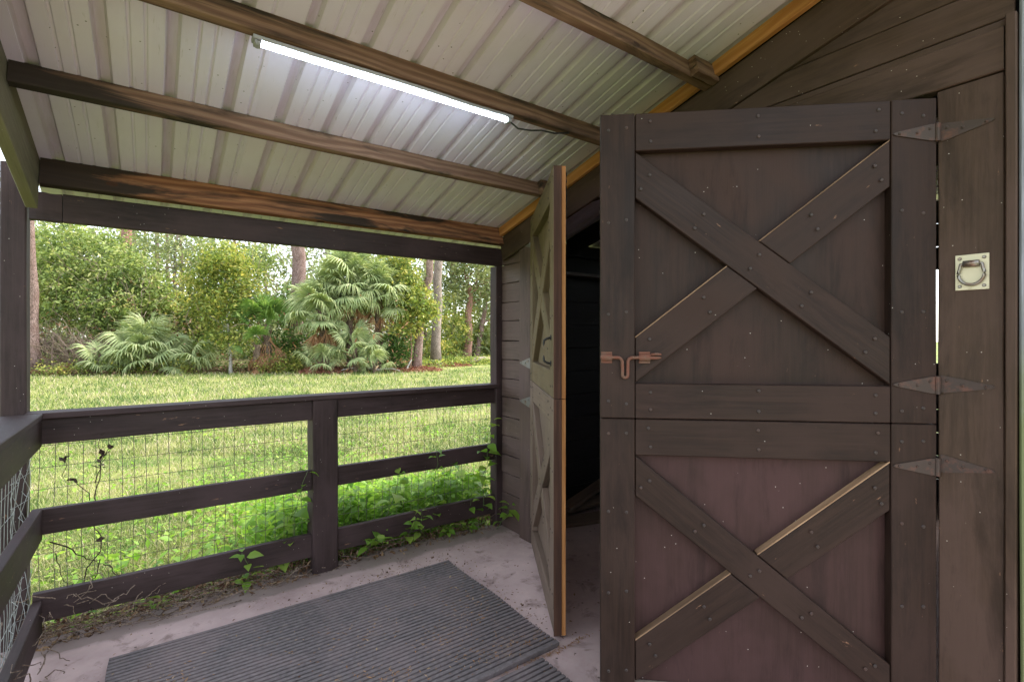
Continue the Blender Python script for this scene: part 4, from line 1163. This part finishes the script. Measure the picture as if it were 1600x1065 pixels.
rg = np.random.RandomState(77)
def far_wood():
    """foliage mass of the wood behind, thinning out upwards so that sky shows between"""
    pts = []
    for k in range(3400):
        x = rg.uniform(-120, 930) if k < 2000 else rg.uniform(-1500, -60); d = rg.uniform(36, 66) if k < 2000 else rg.uniform(24, 60)
        top = 3.2 + 2.2 * math.sin(x * .013 + 1.0) + (3.2 if x > 560 else 0) + (2.0 if x < 120 else 0)
        z = GZ + rg.uniform(0, 1) ** 1.25 * max(top if x > -60 else 7.0, 2.0) * rg.uniform(.7, 1.5)
        p = spot(px(x), d); n = 34
        pts.append(np.array([p[0], p[1], z]) + rg.normal(size=(n, 3)) * np.array([.8, .8, .5]))
    for k in range(1700):                          # loose sprays higher up
        x = rg.uniform(-100, 930); d = rg.uniform(36, 58)
        p = spot(px(x), d); n = 26
        pts.append(np.array([p[0], p[1], 3.5 + 11 * rg.uniform() ** 1.3]) + rg.normal(size=(n, 3)) * np.array([.9, .9, .35]))
    C = np.concatenate(pts); C = C[C[:, 2] > GZ]
    V, F = leaf_quads(C, .36, rg)
    obj('far_wood', np_mesh('far_wood', V, F, M['leaf_far'], np.clip(rg.normal(.5, .25, len(F)), 0, 1)), kind='stuff')
far_wood()
def undergrowth():
    """ground cover along the foot of the wood"""
    n = 9000
    x = rg.uniform(-300, 900, n); off = rg.exponential(1.3, n); d = edge_d(x) + off - .1
    z = GZ + rg.uniform(0, 1, n) ** 1.6 * np.clip(.25 + off * .5, 0, 1.4)
    P = np.stack([spot(px(a), b, c) for a, b, c in zip(x, d, z)])
    V, F = leaf_quads(P, .14, rg)
    obj('undergrowth', np_mesh('undergrowth', V, F, M['leaf_mid'], np.clip(rg.normal(.35, .25, n), 0, 1)), kind='stuff')
    n = 7000
    x = rg.uniform(-300, 900, n); off = rg.exponential(.8, n); d = edge_d(x) + off - .35
    P = np.stack([spot(px(a), b, GZ + c) for a, b, c in zip(x, d, rg.uniform(0.02, .22, n))])
    V, F = leaf_quads(P, .2, rg, up=.9, aspect=.2)
    obj('leaf_litter', np_mesh('leaf_litter', V, F, M['dry'], rg.uniform(0, 1, n)), kind='stuff')
    n = 5000                                       # light green weeds on the lawn edge at the right
    x = rg.uniform(655, 900, n); d = np.interp(x, [655, 720, 800, 900], [25.5, 28.5, 31, 34]) + rg.uniform(-1.5, 4, n)
    P = np.stack([spot(px(a), b, GZ + c) for a, b, c in zip(x, d, rg.uniform(0.02, .5, n) ** 1.3)])
    V, F = leaf_quads(P, .15, rg)
    obj('weed_patch', np_mesh('weed_patch', V, F, M['leaf_yellow'], np.clip(rg.normal(.4, .2, n), 0, 1)), kind='stuff')
undergrowth()

# ------------------------------------------------------------------ grass
def grass():
    rg = np.random.RandomState(3); Vs = []; Ts = []
    def patch(n, dmin, dmax, bx0, bx1, h, wd):
        # distance sampled so that the picture is covered evenly
        d = 1 / rg.uniform(1 / dmax, 1 / dmin, n); b = rg.uniform(bx0, bx1, n)
        P = FWD[None] * d[:, None] + RT[None] * (b * d)[:, None]
        k = (P[:, 1] > 3.30) | (P[:, 0] < -.72)
        k &= d < edge_d(b * 785 + 800) + .1
        P = P[k]; d = d[k]; m = len(P)
        hh = h * rg.uniform(.45, 1.25, m) * np.clip(d / 9, .85, 1.5)
        w_ = wd * np.clip(d / 5, .8, 4.0) * rg.uniform(.7, 1.3, m)
        a = rg.uniform(0, 6.283, m); s = np.stack([np.cos(a), np.sin(a), 0 * a], 1)
        la = rg.uniform(0, 6.283, m); ln = np.stack([np.cos(la), np.sin(la), 0 * la], 1) * (hh * rg.uniform(.2, 1.0, m))[:, None]
        P[:, 2] = GZ
        up = np.array([0, 0, 1.])
        mid = P + ln * .45 + up * (hh * .6)[:, None]; tip = P + ln * 1.35 + up * (hh * rg.uniform(.45, 1., m))[:, None]
        V = np.stack([P - s * w_[:, None], P + s * w_[:, None], mid + s * (w_ * .8)[:, None], mid - s * (w_ * .8)[:, None], tip], 1)
        Vs.append(V.reshape(-1, 3)); Ts.append(np.clip(rg.normal(.40, .30, m), 0, 1))
    patch(95000, 2.6, 7.0, -1.25, .15, .085, .0022)
    patch(85000, 6.5, 26, -1.25, .10, .10, .0028)
    patch(9000, 2.4, 6, -2.6, -1.2, .09, .0025)
    V = np.concatenate(Vs); n = len(V) // 5; i = np.arange(n)[:, None] * 5
    T = np.concatenate(Ts)
    Fq = i + np.array([[0, 1, 2, 3]]); Ft = i + np.array([[3, 2, 4]])
    me = np_mesh('lawn_grass', V, [Fq, Ft], M['grass'], np.concatenate([T, T]))
    obj('lawn_grass', me, kind='stuff')
grass()
def ground_weeds():
    rg = np.random.RandomState(9)
    n = 9000
    x = rg.uniform(-.4, 2.2, n); x = np.where(rg.rand(n) < .45, rg.uniform(.6, 2.15, n), x)
    y = 3.24 + rg.exponential(.45, n)
    kp = (x > .45) | (rg.rand(n) < .28); x = x[kp]; y = y[kp]; n = len(x)
    z = GZ + rg.uniform(.02, 1, n) * np.clip(.46 - (y - 3.2) * .2, .06, .46) * np.where(x > .5, 1.1, .5)
    C = np.stack([x, y, z], 1)
    V, F = leaf_quads(C, .058, rg, up=.8, aspect=.62)
    obj('ground_weeds', np_mesh('ground_weeds', V, F, M['weed'], np.clip(rg.normal(.5, .25, n), 0, 1)), kind='stuff')
    # dry stems, dead leaves and bits caught along the slab edge under the bottom rails
    n = 2300
    x = np.where(rg.rand(n) < .6, rg.uniform(-.45, .8, n), rg.uniform(.8, 2.1, n)); y = 3.19 + rg.normal(size=n) * .05
    z = np.where(y < 3.2, .006, -.08) + rg.uniform(0, .07, n) * (y > 3.13)
    V, F = leaf_quads(np.stack([x, y, z], 1), .035, rg, up=.8, aspect=.35)
    obj('slab_edge_litter', np_mesh('slab_edge_litter', V, F, M['dry'], rg.uniform(0, 1, n)), kind='stuff')
    w = NP()
    for i in range(150):
        x0 = rg.uniform(-.42, 2.0) if i > 90 else rg.uniform(-.42, .75); y0 = 3.16 + rg.normal() * .05; L = rg.uniform(.08, .4)
        a = np.array([x0, y0, rg.uniform(.004, .06)]); b = a + np.array([L * rg.choice([-1, 1]), rg.normal() * .05, rg.normal() * .03]); b[2] = max(b[2], .004)
        w.tube(curve_path(a, b, 5, rg, .12), rg.uniform(.0012, .003), 4)
    obj('dry_stems', w.mesh('dry_stems', M['twig'], True), kind='stuff')
    # crumbs of dirt and leaf blown over the concrete round the mats
    n = 700
    x = np.concatenate([rg.normal(1.56, .05, 200), rg.normal(1.2, .3, 200), rg.uniform(-.3, 2.0, 300)]); y = np.concatenate([rg.uniform(1.6, 2.75, 200), rg.normal(2.86, .05, 200), rg.uniform(1.6, 3.1, 300)])
    zz = np.where((x < 1.505) & (y < 2.772) & ((y > 1.728) | (y < 1.688)), .022, .003)
    k = ~((x > 1.5) & (y < 1.72) & (y > 1.6))
    V, F = leaf_quads(np.stack([x, y, zz], 1)[k], .012, rg, up=3, aspect=.5)
    obj('floor_crumbs', np_mesh('floor_crumbs', V, F, M['dry'], rg.uniform(.1, 1, len(F))), kind='stuff')
ground_weeds()
def hay():
    rg = np.random.RandomState(29); P = []
    for cx, cy, sx, sy, n in [(.35, 2.05, .10, .05, 160), (.62, 1.95, .16, .06, 240), (1.15, 2.05, .10, .08, 140), (.05, 2.45, .07, .05, 90), (1.28, 1.84, .14, .05, 220), (.85, 2.30, .25, .12, 120), (1.45, 1.706, .16, .010, 160), (1.35, 2.25, .08, .1, 80)]:
        P.append(np.stack([cx + rg.normal(size=n) * sx, cy + rg.normal(size=n) * sy], 1))
    P = np.concatenate(P); on = (P[:, 1] > 1.73) & (P[:, 1] < 2.77) & (P[:, 0] < 1.5) & (P[:, 0] > -.14)
    gap = (P[:, 1] > 1.690) & (P[:, 1] < 1.726)
    P = P[on | gap]; z = np.where(P[:, 1] > 1.728, .0215, .004)
    V, F = leaf_quads(np.column_stack([P, z]), .016, rg, up=4, aspect=.28)
    obj('hay_bits', np_mesh('hay_bits', V, F, M['frond_dead'], rg.uniform(.3, 1, len(F))), kind='stuff')
hay()
def lawn_weeds():
    rg = np.random.RandomState(19); n = 26000
    d = 1 / rg.uniform(1 / 15., 1 / 3., n); b = rg.uniform(-1.2, .12, n)
    P = FWD[None] * d[:, None] + RT[None] * (b * d)[:, None]; P[:, 2] = GZ + rg.uniform(.02, .09, n)
    P = P[(P[:, 1] > 3.35)]
    patchy = np.sin(P[:, 0] * 1.9 + 1) * np.sin(P[:, 1] * 1.4 + P[:, 0]) + rg.normal(size=len(P)) * .5
    P = P[(patchy > .1) & ((P[:, 0] > .3) | (rg.rand(len(P)) < .3))]
    V, F = leaf_quads(P, .04, rg, up=1.0, aspect=.6)
    obj('lawn_weeds', np_mesh('lawn_weeds', V, F, M['weed'], np.clip(rg.normal(.55, .25, len(F)), 0, 1)), kind='stuff')
lawn_weeds()

# ------------------------------------------------------------------ climbing weeds at the fence
def weed_leaf(seed):
    rg = np.random.RandomState(seed); u = np.array([0, .2, .45, .72, 1.]); wd = np.array([.02, .26, .33, .2, .0]) * rg.uniform(.9, 1.1)
    z = .12 * np.sin(u * 2.2) - .22 * u ** 2
    mid = np.stack([u, 0 * u, z], 1); Lf = np.stack([u, wd, z + .30 * wd], 1); Rg = np.stack([u, -wd, z + .30 * wd], 1)
    V = np.concatenate([Lf, mid, Rg]); k = np.arange(4)
    F = np.concatenate([np.stack([k, k + 5, k + 6, k + 1], 1), np.stack([k + 5, k + 10, k + 11, k + 6], 1)])
    return np_mesh('leaf', V, F, M['weed'], np.full(len(F), .25 + .22 * seed), True)
WL = [weed_leaf(i) for i in range(4)]
def weed(label, base, tip, pairs, size, seed, bow=(0, 0, 0)):
    rg = np.random.RandomState(seed)
    t = thing('weed_plant', label, 'weed', tuple(base), 0, 'leafy weeds at the fence')
    P = curve_path(base, tip, 14, rg, .05, bow)
    w = NP(); w.tube(P, np.linspace(.0035, .0014, 14), 5)
    obj('stem', w.mesh('stem', M['weed_stem'], True), t)
    for i in range(pairs):
        f = .15 + .85 * (i + 1) / pairs; k = f * 13; q = P[int(min(k, 12))] + (P[min(int(k) + 1, 13)] - P[int(min(k, 12))]) * (k - int(k)) if k < 13 else P[13]
        az = i * 1.57 + rg.uniform(-.4, .4)
        for j in (0, 1):
            s = 1.35 * size * rg.uniform(.6, 1.2) * (1.0 if f < .85 else .7)
            Mx = Matrix.Translation(tuple(q)) @ Matrix.Rotation(az + j * math.pi + rg.uniform(-.3, .3), 4, 'Z') @ Matrix.Rotation(rg.uniform(-.5, .45), 4, 'Y') @ Matrix.Rotation(rg.uniform(-.5, .5), 4, 'X') @ Matrix.Translation((.012, 0, 0)) @ Matrix.Scale(s, 4)
            obj('leaf', WL[rg.randint(0, 4)], t, Mx)
    return t
wl = [
 ('tall weed reaching highest beside the right porch post', (2.00, 3.20, -.05), (2.02, 3.06, .80), 13, .088, (-.02, -.05, 0)),
 ('weed in the corner between post and barn wall', (2.06, 3.06, 0), (2.10, 2.94, .20), 5, .075, (0, 0, 0)),
 ('bushy weed growing over the bottom rail by the right post', (1.92, 3.20, -.05), (1.86, 3.05, .34), 8, .06, (0, 0, 0)),
 ('weed with pale tip in front of the middle rail', (1.60, 3.22, -.05), (1.57, 3.07, .64), 8, .07, (0, -.03, 0)),
 ('weed with large leaves left of the pale tipped one', (1.72, 3.26, -.05), (1.74, 3.15, .50), 8, .085, (0, 0, 0)),
 ('spreading weed under the middle rail right of the fence post', (1.22, 3.25, -.05), (1.30, 3.06, .52), 8, .075, (0, 0, 0)),
 ('weed leaning out over the bottom rail, second from fence post', (1.36, 3.20, -.03), (1.40, 3.02, .22), 6, .065, (0, 0, 0)),
 ('weed drooping low onto the slab right of the fence post', (1.12, 3.17, 0), (1.16, 2.98, .14), 6, .075, (0, 0, .06)),
 ('small pointed weed crossing the bottom rail mid bay', (1.50, 3.20, 0), (1.46, 3.07, .25), 5, .055, (0, 0, 0)),
 ('weed standing behind the right bay wire', (1.08, 3.34, -.1), (1.10, 3.30, .40), 8, .08, (0, 0, 0)),
 ('weed clump behind the wire in the right bay centre', (1.45, 3.36, -.1), (1.42, 3.32, .42), 8, .085, (0, 0, 0)),
 ('tall broad weed behind the wire near the right post', (1.85, 3.34, -.1), (1.88, 3.30, .52), 8, .085, (0, 0, 0)),
 ('climbing weed hugging the left side of the fence post', (.74, 3.24, -.1), (.745, 3.09, .62), 7, .075, (-.03, 0, 0)),
 ('weed with drooping leaves left of the fence post', (.64, 3.26, -.1), (.66, 3.20, .34), 7, .085, (0, 0, 0)),
 ('small weed spilling over the bottom rail left of the post', (.48, 3.20, .05), (.40, 3.06, .24), 4, .06, (0, 0, 0)),
 ('tiny weed sprouting from the slab edge below left bay', (.42, 3.17, 0), (.44, 3.10, .08), 3, .045, (0, 0, 0)),
 ('small sprig of weed on the slab edge in the left bay', (.02, 3.18, 0), (.05, 3.12, .07), 3, .05, (0, 0, 0)),
 ('low weed behind the left bay wire', (.34, 3.36, -.1), (.30, 3.32, .25), 6, .08, (0, 0, 0)),
 ('low weed along the slab edge under the right bay', (1.70, 3.17, 0), (1.66, 3.06, .10), 5, .05, (0, 0, 0)),
 ('low spreading weed at the slab edge close to right post', (1.88, 3.15, 0), (1.80, 3.05, .09), 5, .05, (0, 0, 0)),
]
for i, (lab, a, b, n, s, bw) in enumerate(wl): weed(lab, np.array(a), np.array(b), n, s, 400 + i, bw)

def dead_vine():
    rg = np.random.RandomState(21)
    t = thing('dead_vine', 'dark withered vine with curled leaves on the wire at left', 'vine', (-.2, 3.16, .1))
    w = NP()
    ends = []
    for a, b, r in [((-.26, 3.15, .10), (-.24, 3.15, .55), .005), ((-.24, 3.15, .55), (-.16, 3.14, .88), .004), ((-.24, 3.15, .62), (-.33, 3.14, .83), .003), ((-.22, 3.15, .70), (-.20, 3.13, .92), .003),
                    ((-.38, 3.13, .46), (-.20, 3.14, .33), .005), ((-.20, 3.14, .33), (-.22, 3.15, .18), .004), ((-.19, 3.15, .30), (-.11, 3.14, .22), .004), ((-.30, 3.14, .24), (-.24, 3.13, .12), .003), ((-.36, 3.14, .40), (-.30, 3.14, .2), .003)]:
        P = curve_path(np.array(a), np.array(b), 9, rg, .16); w.tube(P, np.linspace(r * .7, r * .4, 9), 5); ends += [P[-1], P[5]]
    obj('stem', w.mesh('stem', M['vine_dark'], True), t)
    C = np.concatenate([e + rg.normal(size=(4, 3)) * .012 for e in ends[:8]])
    V, F = leaf_quads(C, .035, rg, aspect=.6)
    obj('withered_leaf', np_mesh('withered_leaf', V, F, M['vine_dark'], None), t, kind='stuff')
    t = thing('dry_vine', 'brown dry vine stems tangled over the bottom rail at corner', 'vine', (-.3, 3.1, .1))
    w = NP()
    for i in range(26):
        x = rg.uniform(-.40, -.02); a = np.array([x, 3.10 + rg.normal() * .02, rg.uniform(.0, .26)])
        b = a + np.array([rg.normal() * .12, rg.uniform(-.06, .05), rg.uniform(-.16, .10)]); b[2] = max(b[2], .004)
        w.tube(curve_path(a, b, 8, rg, .2), np.linspace(.0028, .0016, 8), 4)
    for i in range(22):
        a = np.array([-.42 + rg.normal() * .05, rg.uniform(2.35, 3.1), rg.uniform(.0, .25)]); b = a + np.array([rg.normal() * .06, rg.normal() * .2, rg.normal() * .1]); b[2] = max(b[2], .004)
        w.tube(curve_path(a, b, 8, rg, .2), np.linspace(.0026, .0014, 8), 4)
    obj('stem', w.mesh('stem', M['twig'], True), t)
dead_vine()
